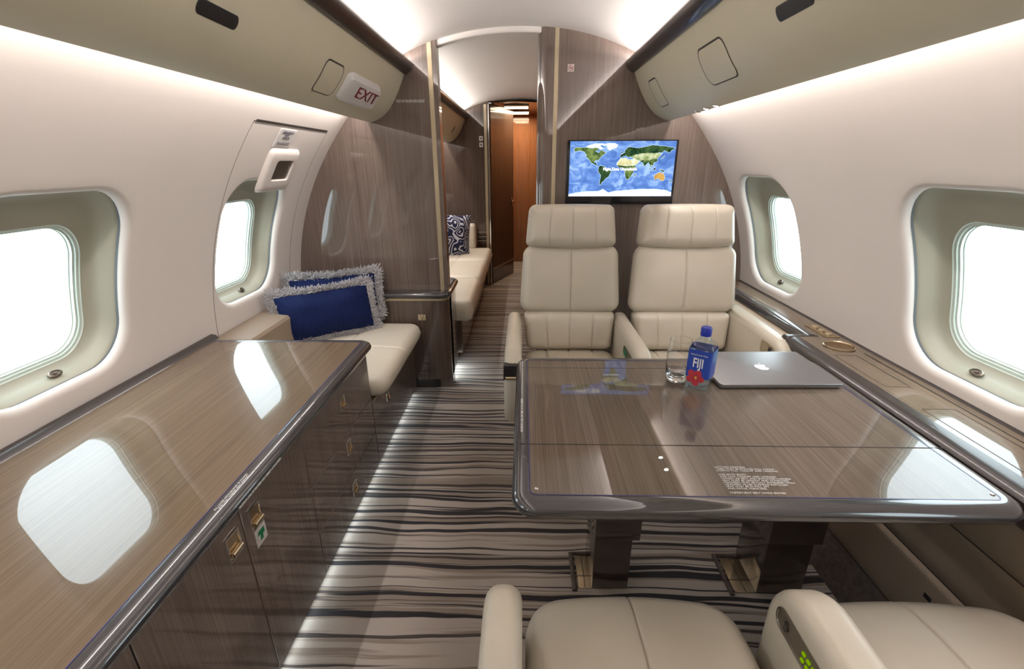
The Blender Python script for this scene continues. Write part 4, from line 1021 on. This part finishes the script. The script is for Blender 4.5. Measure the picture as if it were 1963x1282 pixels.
# ---- signs
ns = empty('no_smoking_sign', (.232, YB, 1.733), 'small square no-smoking sign beside the gold strip on the right bulkhead', 'sign')
bm = B(); box(bm, .214, .246, YB-.002, YB, 1.716, 1.749, .0005, 1); obj('plate', bm, 'white', ns)
M['red'] = plain('red_print', (.45, .02, .03), .5)
bm = B(); tube(bm, [(.230+.011*math.cos(a), YB-.0025, 1.7325+.011*math.sin(a)) for a in [2*pi*i/24 for i in range(24)]], .0011, 6, True); tube(bm, [(.222, YB-.0025, 1.7405), (.238, YB-.0025, 1.7245)], .0011, 6); obj('symbol', bm, 'red', ns)
bm = B(); box(bm, .223, .238, YB-.0028, YB-.0018, 1.731, 1.734); obj('cigarette', bm, 'black_print', ns)
pt = empty('placard', (-.57, YB, 1.592), 'line of tiny white lettering on the dark partition beside the gold strip', 'placard')
text('lettering', 'DOOR MUST BE OPEN AND LATCHED\nFOR TAXI, TAKEOFF AND LANDING', (-.568, YB-.0008, 1.592), (1, 0, 0), (0, 0, 1), .0085, 'white_print', pt, .0002, 'CENTER', spacing=.8)
for z, lb in ((1.535, 'upper small white sign on the forward partition beside the gold strip'), (1.475, 'lower small white sign on the forward partition beside the gold strip')):
    s_ = empty('hallway_sign', (-.435, YF, z), lb, 'sign'); bm = B(); box(bm, -.452, -.415, YF-.003, YF, z-.022, z+.022, .001, 1); obj('plate', bm, 'white', s_)
    bm = B(); box(bm, -.442, -.425, YF-.0036, YF-.0025, z-.010, z+.010); obj('symbol', bm, 'black_print', s_)

# ------------------------------------------------------------------ forward divan and patterned pillow
fd = empty('divan', (-.8, 3.9, 0), 'long ivory leather divan in the forward cabin beyond the aisle opening', 'divan')
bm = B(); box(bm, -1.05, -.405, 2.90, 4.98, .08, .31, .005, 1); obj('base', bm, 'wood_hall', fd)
bm = B(); box(bm, -1.04, -.47, 2.93, 4.95, 0, .08); obj('plinth', bm, 'rim_brown', fd)
for (ya, yb) in ((2.88, 3.58), (3.58, 4.28), (4.28, 4.97)):
    bm = B(); cushion(bm, .82, yb-ya-.004, .17, .05, .045, 26, 26, gu=(.12,), gv=(-.12, .12) if False else (), gd=.007, gw=.012, bulge=.012); place(bm, (-.735, (ya+yb)/2, .375), (1, 0, 0), (0, 1, 0)); obj('seat_cushion', bm, 'leather_white', fd, angle=80)
bm = B(); cushion(bm, 2.05, .42, .16, .05, .05, 40, 20, gu=(-.34, .34), gd=.008, gw=.012); place(bm, (-1.10, 3.92, .66), (0, 1, 0), (-.15, 0, 1)); obj('back_cushion', bm, 'leather_white', fd, angle=80)
bm = B(); box(bm, -.62, -.50, 4.88, 5.02, .44, .70, .03, 4); obj('armrest', bm, 'leather_white', fd)
pillow('pillow', 'navy and white maze-patterned square pillow on the forward divan', (-.715, 4.50, .64), (.93, .36, -.10), (.06, .16, 1), .43, .42, .15, 'maze', fr=False, seed=3, pinch=.08)
pillow('pillow', 'dark patterned pillow edge at the near end of the forward divan', (-.66, 3.12, .60), (.80, -.6, 0), (-.15, .15, 1), .34, .32, .12, 'maze', fr=False, seed=4, pinch=.08)
mg = empty('magazine_rack', (-.50, 5.06, .5), 'small wooden magazine rack on the forward partition behind the divan', 'rack')
bm = B()
for k in range(3): box(bm, -.50, -.40, 5.05, YF, .50+.045*k, .508+.045*k)
box(bm, -.51, -.50, 5.05, YF, .46, .64); obj('shelves', bm, 'panel', mg)
